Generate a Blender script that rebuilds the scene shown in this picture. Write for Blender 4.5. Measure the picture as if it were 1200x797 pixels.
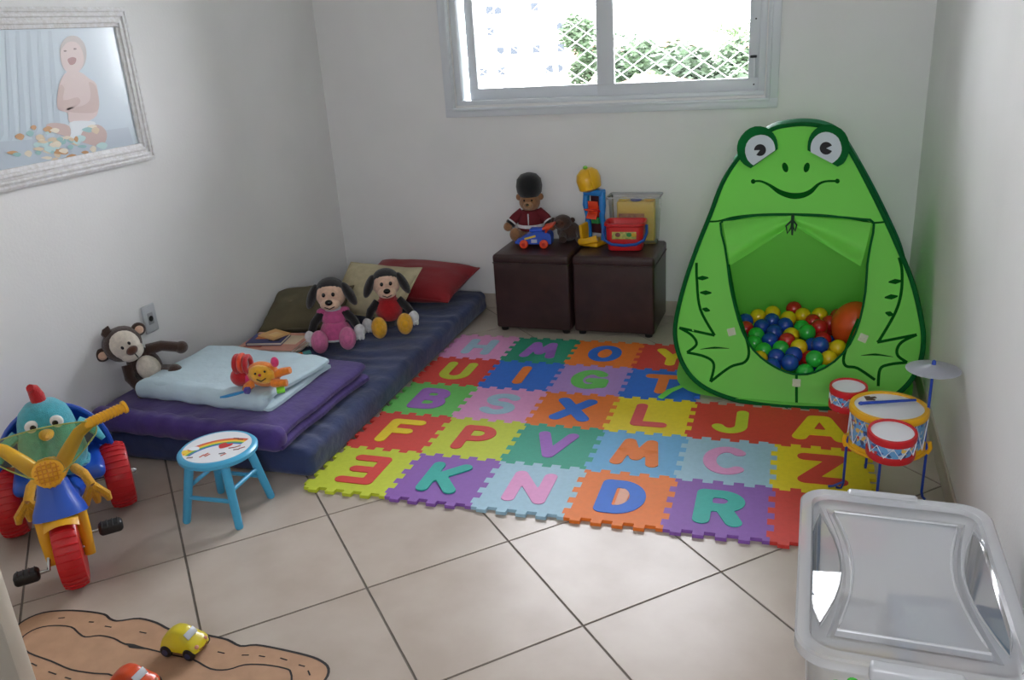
import bpy, bmesh, math, random
import numpy as np
from mathutils import Vector, Matrix, Euler, noise
from mathutils.geometry import delaunay_2d_cdt

for o in list(bpy.data.objects):
    bpy.data.objects.remove(o, do_unlink=True)
SC = bpy.context.scene
COL = SC.collection
random.seed(7)

# ------------------------------------------------------------------ camera
CAM_F, CAM_P, CAM_R, CAM_Y = 981.99, 1.2182, -0.0657, 0.3548
CAM_C = Vector((1.5829, -2.2009, 1.4656))
CAM_M = (Matrix.Rotation(CAM_Y, 3, 'Z') @ Matrix.Rotation(CAM_P, 3, 'X') @ Matrix.Rotation(CAM_R, 3, 'Z'))
cd = bpy.data.cameras.new('camera')
cam = bpy.data.objects.new('camera', cd)
COL.objects.link(cam)
cam.matrix_world = Matrix.Translation(CAM_C) @ CAM_M.to_4x4()
cd.sensor_width = 36.0
cd.lens = CAM_F / 1200 * 36
cd.clip_start = 0.05
cd.clip_end = 600
SC.camera = cam

# ------------------------------------------------------------------ world: bright overcast sky
w = bpy.data.worlds.new('overcast_sky')
SC.world = w
w.use_nodes = True
bg = w.node_tree.nodes['Background']
bg.inputs[0].default_value = (0.945, 0.952, 1.02, 1)
bg.inputs[1].default_value = 5.2

SC.view_settings.view_transform = 'Standard'
SC.view_settings.look = 'None'
SC.view_settings.gamma = 1.0
SC.view_settings.use_curve_mapping = False
SC.view_settings.exposure = 2.28

# sky portal in the window opening
def portal(x0, x1, z0, z1, y, face):
    l = bpy.data.lights.new('sky_portal', 'AREA')
    l.shape = 'RECTANGLE'
    l.size = x1 - x0
    l.size_y = z1 - z0
    l.cycles.is_portal = True
    o = bpy.data.objects.new('sky_portal', l)
    COL.objects.link(o)
    o.location = ((x0 + x1) / 2, y, (z0 + z1) / 2)
    o.rotation_euler = (math.radians(90) * face, 0, 0)
    return o
XL, XR, YB, YF, ZC = -1.002, 2.045, 2.035, -2.75, 2.6
portal(-0.21, 1.35, 1.11, 2.3, YB + 0.155, -1)
portal(1.3, 1.98, 1.1, 1.95, YF - 0.155, 1)

# ------------------------------------------------------------------ helpers
def ray(u, v):
    d = CAM_M @ Vector(((u - 600) / CAM_F, -(v - 398.5) / CAM_F, -1))
    return d
def on_z(u, v, z=0.0):
    d = ray(u, v); return CAM_C + d * ((z - CAM_C.z) / d.z)
def on_y(u, v, y):
    d = ray(u, v); return CAM_C + d * ((y - CAM_C.y) / d.y)
def on_x(u, v, x):
    d = ray(u, v); return CAM_C + d * ((x - CAM_C.x) / d.x)
def on_plane(u, v, p0, n):
    d = ray(u, v); return CAM_C + d * ((p0 - CAM_C).dot(n) / d.dot(n))

def lin(c):
    def f(x): return x / 12.92 if x <= 0.04045 else ((x + 0.055) / 1.055) ** 2.4
    return tuple(f(x / 255) for x in c) + (1.0,)

MATS = {}
def mat(name, rgb, rough=0.5, var=0.0, vscale=20, bump=0.0, bscale=200, metal=0.0, coat=0.0,
        sheen=0.0, spec=0.5, rgb2=None, trans=0.0, detail=3):
    """procedural principled material; rgb in 0-255 sRGB"""
    if name in MATS: return MATS[name]
    m = bpy.data.materials.new(name); MATS[name] = m
    m.use_nodes = True
    nt = m.node_tree; N = nt.nodes; L = nt.links
    b = N['Principled BSDF']
    b.inputs['Base Color'].default_value = lin(rgb)
    b.inputs['Roughness'].default_value = rough
    b.inputs['Metallic'].default_value = metal
    b.inputs['Specular IOR Level'].default_value = spec
    b.inputs['Coat Weight'].default_value = coat
    b.inputs['Coat Roughness'].default_value = 0.1
    if sheen:
        b.inputs['Sheen Weight'].default_value = sheen
        b.inputs['Sheen Roughness'].default_value = 0.5
    tc = N.new('ShaderNodeTexCoord')
    if var or rgb2:
        n = N.new('ShaderNodeTexNoise'); n.inputs['Scale'].default_value = vscale
        n.inputs['Detail'].default_value = detail
        L.new(tc.outputs['Object'], n.inputs['Vector'])
        mx = N.new('ShaderNodeMix'); mx.data_type = 'RGBA'
        c = lin(rgb)
        c2 = lin(rgb2) if rgb2 else tuple(x * (1 - var) for x in c[:3]) + (1,)
        c1 = c if rgb2 else tuple(min(1, x * (1 + var * 0.5)) for x in c[:3]) + (1,)
        mx.inputs[6].default_value = c1
        mx.inputs[7].default_value = c2
        rp = N.new('ShaderNodeMapRange')
        rp.inputs[1].default_value = 0.35; rp.inputs[2].default_value = 0.65
        L.new(n.outputs['Fac'], rp.inputs[0]); L.new(rp.outputs[0], mx.inputs[0])
        L.new(mx.outputs[2], b.inputs['Base Color'])
    if bump:
        n2 = N.new('ShaderNodeTexNoise'); n2.inputs['Scale'].default_value = bscale
        n2.inputs['Detail'].default_value = 3
        L.new(tc.outputs['Object'], n2.inputs['Vector'])
        bp = N.new('ShaderNodeBump'); bp.inputs['Strength'].default_value = bump
        bp.inputs['Distance'].default_value = 0.01
        L.new(n2.outputs['Fac'], bp.inputs['Height']); L.new(bp.outputs[0], b.inputs['Normal'])
    if trans:   # thin fabric that lets light through
        tr = N.new('ShaderNodeBsdfTranslucent'); tr.inputs['Color'].default_value = lin(rgb)
        ms = N.new('ShaderNodeMixShader'); ms.inputs[0].default_value = trans
        L.new(b.outputs[0], ms.inputs[1]); L.new(tr.outputs[0], ms.inputs[2])
        L.new(ms.outputs[0], N['Material Output'].inputs['Surface'])
    return m

def clear_mat(name, rgb=(255, 255, 255), haze=0.1, gloss=0.06, rough=0.05, hazecol=(235, 240, 245)):
    """thin clear or milky plastic / glass: transparent + a little diffuse haze + surface reflection"""
    if name in MATS: return MATS[name]
    m = bpy.data.materials.new(name); MATS[name] = m
    m.use_nodes = True
    nt = m.node_tree; N = nt.nodes; L = nt.links
    N.remove(N['Principled BSDF'])
    tp = N.new('ShaderNodeBsdfTransparent'); tp.inputs[0].default_value = lin(rgb)
    df = N.new('ShaderNodeBsdfDiffuse'); df.inputs[0].default_value = lin(hazecol)
    tl = N.new('ShaderNodeBsdfTranslucent'); tl.inputs[0].default_value = lin(hazecol)
    mm = N.new('ShaderNodeMixShader'); mm.inputs[0].default_value = 0.45
    L.new(df.outputs[0], mm.inputs[1]); L.new(tl.outputs[0], mm.inputs[2])
    m1 = N.new('ShaderNodeMixShader'); m1.inputs[0].default_value = haze
    L.new(tp.outputs[0], m1.inputs[1]); L.new(mm.outputs[0], m1.inputs[2])
    gl = N.new('ShaderNodeBsdfGlossy'); gl.inputs['Roughness'].default_value = rough
    lw = N.new('ShaderNodeFresnel'); lw.inputs[0].default_value = 1.0 + gloss * 8
    m2 = N.new('ShaderNodeMixShader')
    L.new(lw.outputs[0], m2.inputs[0]); L.new(m1.outputs[0], m2.inputs[1]); L.new(gl.outputs[0], m2.inputs[2])
    L.new(m2.outputs[0], N['Material Output'].inputs['Surface'])
    return m

def link(o, parent=None):
    COL.objects.link(o)
    if parent is not None: o.parent = parent
    return o

def tag(o, label=None, cat=None, group=None, kind=None):
    if label: o['label'] = label
    if cat: o['category'] = cat
    if group: o['group'] = group
    if kind: o['kind'] = kind
    return o

def thing(name, label, cat, loc=(0, 0, 0), rz=0.0, group=None, rot=None):
    o = bpy.data.objects.new(name, None)
    o.empty_display_size = 0.05
    link(o)
    o.location = loc
    o.rotation_euler = rot if rot else (0, 0, rz)
    return tag(o, label, cat, group)

def struct(name, parent=None):
    o = bpy.data.objects.new(name, None); o.empty_display_size = 0.05
    link(o, parent); o['kind'] = 'structure'; return o

def basis(d):
    d = Vector(d).normalized()
    a = Vector((0, 0, 1)) if abs(d.z) < 0.9 else Vector((1, 0, 0))
    x = a.cross(d).normalized()
    return x, d.cross(x), d

class MB:
    """collects shapes into one mesh"""
    def __init__(s): s.v = []; s.f = []
    def add(s, vs, fs, M=None):
        o = len(s.v)
        s.v += [tuple(M @ Vector(p)) if M is not None else tuple(p) for p in vs]
        s.f += [tuple(i + o for i in f) for f in fs]
        return s
    def box(s, c, d, rot=None, bev=0.0):
        M = Matrix.Translation(c)
        if rot is not None: M = M @ Euler(rot).to_matrix().to_4x4()
        if bev > 0: return s.rbox(c, d, bev, 1, rot)
        x, y, z = (k / 2 for k in d)
        vs = [(-x, -y, -z), (x, -y, -z), (x, y, -z), (-x, y, -z), (-x, -y, z), (x, -y, z), (x, y, z), (-x, y, z)]
        return s.add(vs, [(3, 2, 1, 0), (4, 5, 6, 7), (0, 1, 5, 4), (1, 2, 6, 5), (2, 3, 7, 6), (3, 0, 4, 7)], M)
    def rbox(s, c, d, r, n=2, rot=None, fn=None, sub=(1, 1, 1)):
        """rounded box; n segments per rounded edge, sub inner divisions per axis, fn(p) displaces"""
        M = Matrix.Translation(c)
        if rot is not None: M = M @ Euler(rot).to_matrix().to_4x4()
        h = [k / 2 for k in d]; r = min(r, *[x * 0.999 for x in h])
        def axis(k):
            a = h[k] - r; out = []
            for i in range(n + 1): out.append((-a, -1 + i / n if n else 0))
            m = sub[k]
            for i in range(1, m): out.append((-a + 2 * a * i / m, 0))
            for i in range(n + 1): out.append((a, i / n))
            return out
        A = [axis(k) for k in range(3)]
        def pt(i, j, k):
            q = [A[0][i], A[1][j], A[2][k]]
            inn = Vector([e[0] for e in q]); t = [e[1] for e in q]
            o = Vector([math.tan(x * math.pi / 4) for x in t])
            if o.length > 0: o = o.normalized() * r
            p = inn + o
            return fn(p) if fn else p
        idx = {}; vs = []; fs = []
        def vid(i, j, k):
            if (i, j, k) not in idx: idx[(i, j, k)] = len(vs); vs.append(tuple(pt(i, j, k)))
            return idx[(i, j, k)]
        X, Y, Z = (len(a) - 1 for a in A)
        for i in range(X):
            for j in range(Y):
                fs.append((vid(i, j, 0), vid(i, j + 1, 0), vid(i + 1, j + 1, 0), vid(i + 1, j, 0)))
                fs.append((vid(i, j, Z), vid(i + 1, j, Z), vid(i + 1, j + 1, Z), vid(i, j + 1, Z)))
        for i in range(X):
            for k in range(Z):
                fs.append((vid(i, 0, k), vid(i + 1, 0, k), vid(i + 1, 0, k + 1), vid(i, 0, k + 1)))
                fs.append((vid(i, Y, k), vid(i, Y, k + 1), vid(i + 1, Y, k + 1), vid(i + 1, Y, k)))
        for j in range(Y):
            for k in range(Z):
                fs.append((vid(0, j, k), vid(0, j, k + 1), vid(0, j + 1, k + 1), vid(0, j + 1, k)))
                fs.append((vid(X, j, k), vid(X, j + 1, k), vid(X, j + 1, k + 1), vid(X, j, k + 1)))
        return s.add(vs, fs, M)
    def tube(s, pts, rad, seg=10, closed=False, flat=1.0):
        pts = [Vector(p) for p in pts]; n = len(pts)
        rs = rad if isinstance(rad, (list, tuple)) else [rad] * n
        vs = []; fs = []; px = None
        for i, p in enumerate(pts):
            if closed: d = pts[(i + 1) % n] - pts[i - 1]
            else: d = pts[min(i + 1, n - 1)] - pts[max(i - 1, 0)]
            if d.length < 1e-9: d = Vector((0, 0, 1))
            d.normalize()
            if px is None: x, y, _ = basis(d)
            else:
                x = px - d * px.dot(d)
                x = x.normalized() if x.length > 1e-6 else basis(d)[0]
                y = d.cross(x)
            px = x
            for k in range(seg):
                a = 2 * math.pi * k / seg
                vs.append(p + (x * math.cos(a) + y * math.sin(a) * flat) * rs[i])
        m = n if closed else n - 1
        for i in range(m):
            j = (i + 1) % n
            for k in range(seg):
                k2 = (k + 1) % seg
                fs.append((i * seg + k, i * seg + k2, j * seg + k2, j * seg + k))
        if not closed:
            fs.append(tuple(range(seg))[::-1]); fs.append(tuple((n - 1) * seg + k for k in range(seg)))
        return s.add(vs, fs)
    def cyl(s, a, b, r0, r1=None, seg=16):
        return s.tube([a, b], [r0, r0 if r1 is None else r1], seg)
    def rcyl(s, a, b, r, rr, seg=20):
        """cylinder with rounded rims"""
        a = Vector(a); b = Vector(b); L = (b - a).length; d = (b - a) / L
        prof = []
        for i in range(4):
            t = i / 3 * math.pi / 2; prof.append((r - rr + rr * math.sin(t), rr - rr * math.cos(t)))
        for i in range(4):
            t = i / 3 * math.pi / 2; prof.append((r - rr + rr * math.cos(t), L - rr + rr * math.sin(t)))
        return s.lathe(prof, seg, a, d)
    def lathe(s, prof, seg=24, at=(0, 0, 0), axis=(0, 0, 1), cap=True, sx=1.0):
        x, y, d = basis(axis); at = Vector(at); vs = []; fs = []
        for r, h in prof:
            for k in range(seg):
                a = 2 * math.pi * k / seg
                vs.append(at + d * h + (x * math.cos(a) * sx + y * math.sin(a)) * r)
        for i in range(len(prof) - 1):
            for k in range(seg):
                k2 = (k + 1) % seg
                fs.append((i * seg + k, i * seg + k2, (i + 1) * seg + k2, (i + 1) * seg + k))
        if cap:
            fs.append(tuple(range(seg))[::-1]); fs.append(tuple((len(prof) - 1) * seg + k for k in range(seg)))
        return s.add(vs, fs)
    def ell(s, c, r, rot=None, seg=20, rings=12, fn=None):
        if isinstance(r, (int, float)): r = (r, r, r)
        M = Matrix.Translation(c)
        if rot is not None: M = M @ Euler(rot).to_matrix().to_4x4()
        vs = []; fs = []
        for i in range(1, rings):
            t = math.pi * i / rings
            for k in range(seg):
                a = 2 * math.pi * k / seg
                p = Vector((math.sin(t) * math.cos(a), math.sin(t) * math.sin(a), math.cos(t)))
                if fn: p = fn(p)
                vs.append((p.x * r[0], p.y * r[1], p.z * r[2]))
        top = len(vs)
        p = fn(Vector((0, 0, 1))) if fn else Vector((0, 0, 1)); vs.append((p.x * r[0], p.y * r[1], p.z * r[2]))
        p = fn(Vector((0, 0, -1))) if fn else Vector((0, 0, -1)); vs.append((p.x * r[0], p.y * r[1], p.z * r[2]))
        for i in range(rings - 2):
            for k in range(seg):
                k2 = (k + 1) % seg
                fs.append((i * seg + k, (i + 1) * seg + k, (i + 1) * seg + k2, i * seg + k2))
        for k in range(seg):
            k2 = (k + 1) % seg
            fs.append((top, k, k2)); fs.append((top + 1, (rings - 2) * seg + k2, (rings - 2) * seg + k))
        return s.add(vs, fs, M)
    def prism(s, poly, z0, z1, M=None):
        """extruded polygon (x, y)"""
        n = len(poly)
        vs = [(x, y, z0) for x, y in poly] + [(x, y, z1) for x, y in poly]
        fs = [tuple(range(n))[::-1], tuple(range(n, 2 * n))]
        fs += [(i, (i + 1) % n, n + (i + 1) % n, n + i) for i in range(n)]
        return s.add(vs, fs, M)
    def build(s, name, m, parent=None, smooth=40, label=None):
        me = bpy.data.meshes.new(name)
        me.from_pydata(s.v, [], s.f)
        bm = bmesh.new(); bm.from_mesh(me)
        bmesh.ops.recalc_face_normals(bm, faces=bm.faces[:])
        bm.to_mesh(me); bm.free()
        me.materials.append(m)
        o = bpy.data.objects.new(name, me)
        link(o, parent)
        if smooth:
            for p in me.polygons: p.use_smooth = True
            ang = math.radians(smooth)
            bm = bmesh.new(); bm.from_mesh(me)
            for e in bm.edges:
                if len(e.link_faces) == 2 and e.calc_face_angle(0) > ang: e.smooth = False
            bm.to_mesh(me); bm.free()
        if label: o['label'] = label
        return o

def copy_tree(o, parent=None, depth=0):
    c = o.copy(); COL.objects.link(c); c.parent = parent
    for ch in list(o.children): copy_tree(ch, c, depth + 1)
    return c

def fbm(p, s=1.0):
    return noise.noise(Vector(p) * s) + 0.5 * noise.noise(Vector(p) * s * 2.1)

def inside(p, poly):
    x, y = p; r = False; n = len(poly)
    for i in range(n):
        x0, y0 = poly[i]; x1, y1 = poly[i - 1]
        if (y0 > y) != (y1 > y) and x < (x1 - x0) * (y - y0) / (y1 - y0) + x0: r = not r
    return r

def fill2d(outer, holes=(), step=None):
    """triangulate a polygon with holes, with optional inner points; returns verts2d, tris"""
    pts = []; edges = []
    for loop in [outer] + list(holes):
        o = len(pts); pts += [Vector(p) for p in loop]
        edges += [(o + i, o + (i + 1) % len(loop)) for i in range(len(loop))]
    if step:
        xs = [p[0] for p in outer]; ys = [p[1] for p in outer]
        y = min(ys) + step / 2; row = 0
        while y < max(ys):
            x = min(xs) + (step / 2 if row % 2 else step)
            while x < max(xs):
                if inside((x, y), outer) and not any(inside((x, y), h) for h in holes): pts.append(Vector((x, y)))
                x += step
            y += step; row += 1
    v, e, f, *_ = delaunay_2d_cdt(pts, edges, [], 0, 1e-6)
    out = []
    for t in f:
        c = sum((v[i] for i in t), Vector((0, 0))) / len(t)
        if inside(c, outer) and not any(inside(c, h) for h in holes): out.append(tuple(t))
    return v, out

# ------------------------------------------------------------------ structure
M_WALL = mat('wall_paint', (230, 230, 229), 0.65, var=0.025, vscale=3, bump=0.06, bscale=90)
M_CEIL = mat('ceiling_paint', (232, 232, 230), 0.8)
M_GROUT = mat('floor_grout', (120, 112, 104), 0.8, var=0.15, vscale=30)
M_WHITEALU = mat('white_aluminium', (214, 219, 224), 0.35)
M_DARKGAP = mat('dark_gasket', (40, 42, 45), 0.6)

def floor_mat():
    m = mat('ceramic_tile', (189, 178, 166), 0.3, rgb2=(178, 165, 152), vscale=5, detail=6, spec=0.25)
    return m
M_TILE = floor_mat()

def clip(poly, x0, x1, y0, y1):
    def cut(P, ins, inter):
        out = []
        for i in range(len(P)):
            a, b = P[i - 1], P[i]
            if ins(b):
                if not ins(a): out.append(inter(a, b))
                out.append(b)
            elif ins(a): out.append(inter(a, b))
        return out
    def ix(c): return lambda a, b: (c, a[1] + (b[1] - a[1]) * (c - a[0]) / (b[0] - a[0]))
    def iy(c): return lambda a, b: (a[0] + (b[0] - a[0]) * (c - a[1]) / (b[1] - a[1]), c)
    for ins, it in ((lambda p: p[0] >= x0, ix(x0)), (lambda p: p[0] <= x1, ix(x1)),
                    (lambda p: p[1] >= y0, iy(y0)), (lambda p: p[1] <= y1, iy(y1))):
        if poly: poly = cut(poly, ins, it)
    return poly

fl = MB().box(((XL + XR) / 2, (YB + YF) / 2, -0.053), (XR - XL + 0.3, YB - YF + 0.3, 0.1)).build('floor', M_GROUT, smooth=0)
tag(fl, kind='structure')
TS, G = 0.45, 0.0035
ox, oy = 0.4517, -0.4732
c45 = math.sqrt(0.5)
for i in range(-14, 15):
    for j in range(-14, 15):
        sq = []
        for a, b in ((i * TS + G, j * TS + G), ((i + 1) * TS - G, j * TS + G), ((i + 1) * TS - G, (j + 1) * TS - G), (i * TS + G, (j + 1) * TS - G)):
            sq.append((ox + c45 * (a - b), oy + c45 * (a + b)))
        sq = clip(sq, XL, XR, YF, YB)
        if len(sq) < 3: continue
        area = abs(sum(sq[k - 1][0] * sq[k][1] - sq[k][0] * sq[k - 1][1] for k in range(len(sq)))) / 2
        if area < 0.002: continue
        MB().prism(sq, -0.0045, 0.0).build('floor_tile', M_TILE, fl, smooth=0)

def wall(name, boxes):
    m = MB()
    for a, b in boxes:
        m.box([(a[k] + b[k]) / 2 for k in range(3)], [b[k] - a[k] for k in range(3)])
    return tag(m.build(name, M_WALL, smooth=0), kind='structure')
T = 0.15
HX0, HX1, HZ0, HZ1 = -0.212, 1.352, 1.112, 2.30
wall('wall_back', [((XL - T, YB, 0), (HX0, YB + T, ZC)), ((HX1, YB, 0), (XR + T, YB + T, ZC)),
                   ((HX0, YB, 0), (HX1, YB + T, HZ0)), ((HX0, YB, HZ1), (HX1, YB + T, ZC))])
wall('wall_left', [((XL - T, YF - T, 0), (XL, YB, ZC))])
wall('wall_right', [((XR, YF - T, 0), (XR + T, YB, ZC))])
FX0, FX1, FZ0, FZ1 = 1.30, 1.98, 1.1, 1.95      # added opening behind the camera, unseen, sized and placed for fill light
wall('wall_front', [((XL, YF - T, 0), (FX0, YF, ZC)), ((FX1, YF - T, 0), (XR, YF, ZC)), ((FX0, YF - T, 0), (FX1, YF, FZ0)), ((FX0, YF - T, FZ1), (FX1, YF, ZC))])
c = MB().box(((XL + XR) / 2, (YB + YF) / 2, ZC + 0.05), (XR - XL + 2 * T, YB - YF + 2 * T, 0.1)).build('ceiling', M_CEIL, smooth=0)
tag(c, kind='structure')

def baseboard(name, a, b):
    o = MB().box([(a[k] + b[k]) / 2 for k in range(3)], [b[k] - a[k] for k in range(3)], bev=0.002).build(name, M_TILE, smooth=30)
    tag(o, kind='structure')
BH = 0.08
baseboard('baseboard_back', (XL + 0.008, YB - 0.008, 0), (XR - 0.008, YB, BH))
baseboard('baseboard_left', (XL, YF, 0), (XL + 0.008, YB, BH))
baseboard('baseboard_right', (XR - 0.008, YF, 0), (XR, YB, BH))
# slim painted seam strip running down the wall under the window
tr = MB().box((1.275, YB - 0.002, 0.567), (0.012, 0.004, 0.97)).build('trim_1', M_WALL, smooth=0)
tag(tr, kind='structure')

# window
win = struct('window_1')
def frame(name, x0, x1, z0, z1, w, y0, y1, m, bev=0.003, parent=win, wb=None):
    wb = wb or w
    yc, d = (y0 + y1) / 2, y1 - y0
    mb = MB()
    mb.box(((x0 + x1) / 2, yc, z0 + wb / 2), (x1 - x0, d, wb), bev=bev)
    mb.box(((x0 + x1) / 2, yc, z1 - w / 2), (x1 - x0, d, w), bev=bev)
    for xx in (x0 + w / 2, x1 - w / 2):
        mb.box((xx, yc, (z0 + wb + z1 - w) / 2), (w, d, z1 - w - z0 - wb + bev), bev=bev)
    return mb.build(name, m, parent, smooth=30)
frame('casing', -0.272, 1.413, 1.054, 2.36, 0.055, YB - 0.014, YB + 0.002, M_WHITEALU, wb=0.045)
frame('casing_lip', -0.236, 1.377, 1.086, 2.324, 0.014, YB - 0.022, YB + 0.01, M_WHITEALU)
frame('track_frame', HX0, HX1, HZ0, HZ1, 0.03, YB + 0.005, YB + 0.13, M_WHITEALU, wb=0.022)
M_GLASS = clear_mat('window_glass', haze=0.0, gloss=0.055, rough=0.0)
def sash(x0, x1, y, lw, rw):
    z0, z1 = HZ0 + 0.018, HZ1 - 0.02
    wb, wt = 0.06, 0.055
    s = MB()
    s.box(((x0 + x1) / 2, y, z0 + wb / 2), (x1 - x0, 0.028, wb), bev=0.003)
    s.box(((x0 + x1) / 2, y, z1 - wt / 2), (x1 - x0, 0.028, wt), bev=0.003)
    for xx, ww in ((x0 + lw / 2, lw), (x1 - rw / 2, rw)):
        s.box((xx, y, (z0 + wb + z1 - wt) / 2), (ww, 0.028, z1 - wt - z0 - wb + .003), bev=0.003)
    o = s.build('sash', M_WHITEALU, win, smooth=30)
    MB().box(((x0 + lw + x1 - rw) / 2, y, (z0 + wb + z1 - wt) / 2), (x1 - rw - x0 - lw + .004, 0.004, z1 - wt - z0 - wb + .004)).build('pane', M_GLASS, o, smooth=0)
    return o
s1 = sash(-0.158, 0.62, YB + 0.085, 0.046, 0.058)
s2 = sash(0.545, HX1 - 0.025, YB + 0.045, 0.086, 0.055)
MB().box((0.5485, YB + 0.066, 1.7), (0.012, 0.03, 1.1)).build('gasket', M_DARKGAP, s1, smooth=0)
lt = MB().box((1.3, YB + 0.026, 1.24), (0.012, 0.012, 0.10), bev=0.003)
lt.build('latch', M_WHITEALU, s2)
MB().box((1.295, YB + 0.024, 1.285), (0.03, 0.012, 0.012), bev=0.003).build('latch_hook', M_DARKGAP, s2)
for z in (1.16, 1.45):
    MB().cyl((1.3, YB + 0.032, z), (1.3, YB + 0.028, z), 0.004, seg=8).build('screw', M_DARKGAP, s2)

fill_win = struct('fill_window')  # made-up window out of view, lets in fill light
frame('casing', FX0 - .05, FX1 + .05, FZ0 - .05, FZ1 + .05, 0.055, YF - 0.002, YF + 0.014, M_WHITEALU, parent=fill_win)
frame('sash', FX0, FX1, FZ0, FZ1, 0.045, YF - 0.09, YF - 0.05, M_WHITEALU, parent=fill_win)
MB().box(((FX0 + FX1) / 2, YF - 0.07, (FZ0 + FZ1) / 2), (FX1 - FX0 - .08, 0.004, FZ1 - FZ0 - .08)).build('pane', M_GLASS, fill_win, smooth=0)

# open door at the lower left, hinged on the left wall
M_DOOR = mat('door_cream', (226, 219, 205), 0.4, var=0.03, vscale=8)
dr = struct('door_1')
MB().box((-0.549, -1.10, 1.05), (0.886, 0.04, 2.09), bev=0.006).build('door_leaf', M_DOOR, dr)
hd = MB()
hd.cyl((-0.17, -1.118, 1.02), (-0.17, -1.165, 1.02), 0.01)
hd.tube([(-0.17, -1.165, 1.02), (-0.185, -1.17, 1.02), (-0.285, -1.168, 1.02)], 0.008)
hd.build('door_handle', mat('steel', (190, 190, 190), 0.25, metal=1.0), dr)

# safety net outside the window
def net():
    mb = MB(); y = YB + 0.20
    x0, x1, z0, z1 = HX0 - .1, HX1 + .1, HZ0 - .05, HZ1 + .05
    px, pz = 0.118, 0.082
    for sgn in (1, -1):
        k = -40
        while k < 60:
            # line: (x - x0)/px*sgn + ... sampled and clipped, with a slack wobble
            seg = []
            xx = x0
            while xx <= x1 + 1e-6:
                zz = z0 + k * pz + sgn * (xx - x0) / px * pz
                if z0 <= zz <= z1:
                    seg.append((xx + 0.005 * noise.noise(Vector((xx * 5, zz * 5, 1))), y + 0.004 * noise.noise(Vector((xx * 4, zz * 4, 9))), zz + 0.006 * noise.noise(Vector((xx * 5, zz * 5, 4)))))
                xx += px / 2
            if len(seg) > 1: mb.tube(seg, 0.0022, 5)
            k += 1
    o = mb.build('safety_net', mat('net_cord', (235, 238, 240), 0.6))
    tag(o, 'white diamond mesh safety net stretched outside the window', 'net')
net()

# ------------------------------------------------------------------ outside, seen through the window
GZ = -9.0
M_LAWN = mat('lawn', (72, 90, 58), 0.9, var=0.3, vscale=0.1)
tag(MB().box((0, 160, GZ - 0.5), (500, 300, 1)).build('ground', M_LAWN, smooth=0), kind='structure')
M_BWHITE = mat('render_white', (236, 234, 230), 0.8)
M_BCREAM = mat('render_cream', (226, 214, 200), 0.8)
M_PANE = mat('far_pane', (56, 61, 68), 0.6, spec=0.1)
M_ROOF = mat('terracotta', (140, 92, 76), 0.8, var=0.2, vscale=1)
M_CONC = mat('parapet_concrete', (200, 196, 190), 0.8)
def building(name, label, x0, x1, y0, y1, h, floors, wins, balcs=(), wallm=M_BWHITE, kmax=99):
    b = thing(name, label, 'building', ((x0 + x1) / 2, (y0 + y1) / 2, GZ))
    hx, hy = (x1 - x0) / 2, (y1 - y0) / 2
    MB().box((0, 0, h / 2), (2 * hx, 2 * hy, h)).build('wall', wallm, b, smooth=0)
    MB().box((0, 0, h + 0.25), (2 * hx + .4, 2 * hy + .4, 0.5)).build('parapet', M_CONC, b, smooth=0)
    fh = h / floors
    MB_ = {}
    for k in range(min(floors, kmax)):
        for t in wins:
            if random.random() < 0.4: continue
            x = -hx + t * 2 * hx
            z = k * fh + fh * 0.55
            f = MB().box((x, -hy - 0.02, z), (1.5, 0.12, 1.5)).build('window', M_BWHITE, b, smooth=0)
            MB().box((x, -hy - 0.07, z), (1.2, 0.06, 1.2)).build('pane', M_PANE, f, smooth=0)
        for t in balcs:
            x = -hx + t * 2 * hx
            z = k * fh + 0.1
            bl = MB().box((x, -hy - 0.7, z), (3.2, 1.4, 0.2)).build('balcony', M_BWHITE, b, smooth=0)
            r = MB().box((x, -hy - 1.37, z + 0.55), (3.2, 0.08, 0.9)).build('railing', M_CONC, bl, smooth=0)
            MB().box((x, -hy - 0.03, z + 1.25), (2.2, 0.1, 2.2)).build('balcony_door', M_PANE, bl, smooth=0)
    return b
def at_px(u, v, y): return on_y(u, v, y)
_a = on_y(300, 60, 128).x; _b = on_y(668, 60, 128).x
building('apartment_block', 'wide white apartment block with rows of small windows beyond the window', _a, _b, 128, 142, 57, 19, (0.745, 0.775, 0.80, 0.84, 0.905, 0.94, 0.975), (0.71,), kmax=6)
def house(name, label, x, y, w, d, h, rh, gz=GZ, wallm=M_BCREAM, nw=3):
    b = thing(name, label, 'house', (x, y, gz))
    MB().box((0, 0, h / 2), (w, d, h)).build('wall', wallm, b, smooth=0)
    o = 0.4
    v = [(-w / 2 - o, -d / 2 - o, h), (w / 2 + o, -d / 2 - o, h), (w / 2 + o, d / 2 + o, h), (-w / 2 - o, d / 2 + o, h), (-w / 2 + d / 3, 0, h + rh), (w / 2 - d / 3, 0, h + rh)]
    MB().add(v, [(0, 1, 5, 4), (1, 2, 5), (2, 3, 4, 5), (3, 0, 4), (3, 2, 1, 0)]).build('roof', M_ROOF, b, smooth=0)
    for k in range(nw):
        x_ = -w / 2 + w * (k + 0.5) / nw
        f = MB().box((x_, -d / 2 - 0.02, h * 0.55), (1.2, 0.1, 1.3)).build('window', M_BWHITE, b, smooth=0)
        MB().box((x_, -d / 2 - 0.06, h * 0.55), (0.9, 0.06, 1.0)).build('pane', M_PANE, f, smooth=0)
    return b
def house_px(label, u, v, y, w, d, rh, wallm, nw=3):
    p = on_y(u, v, y)                      # ridge of the roof
    house('house', label, p.x, y + d / 2, w, d, p.z - rh - GZ, rh, wallm=wallm, nw=nw)
house_px('low house with terracotta hip roof between white block and window stile', 690, 48, 92, 6, 6, 1.6, M_BCREAM)
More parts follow.
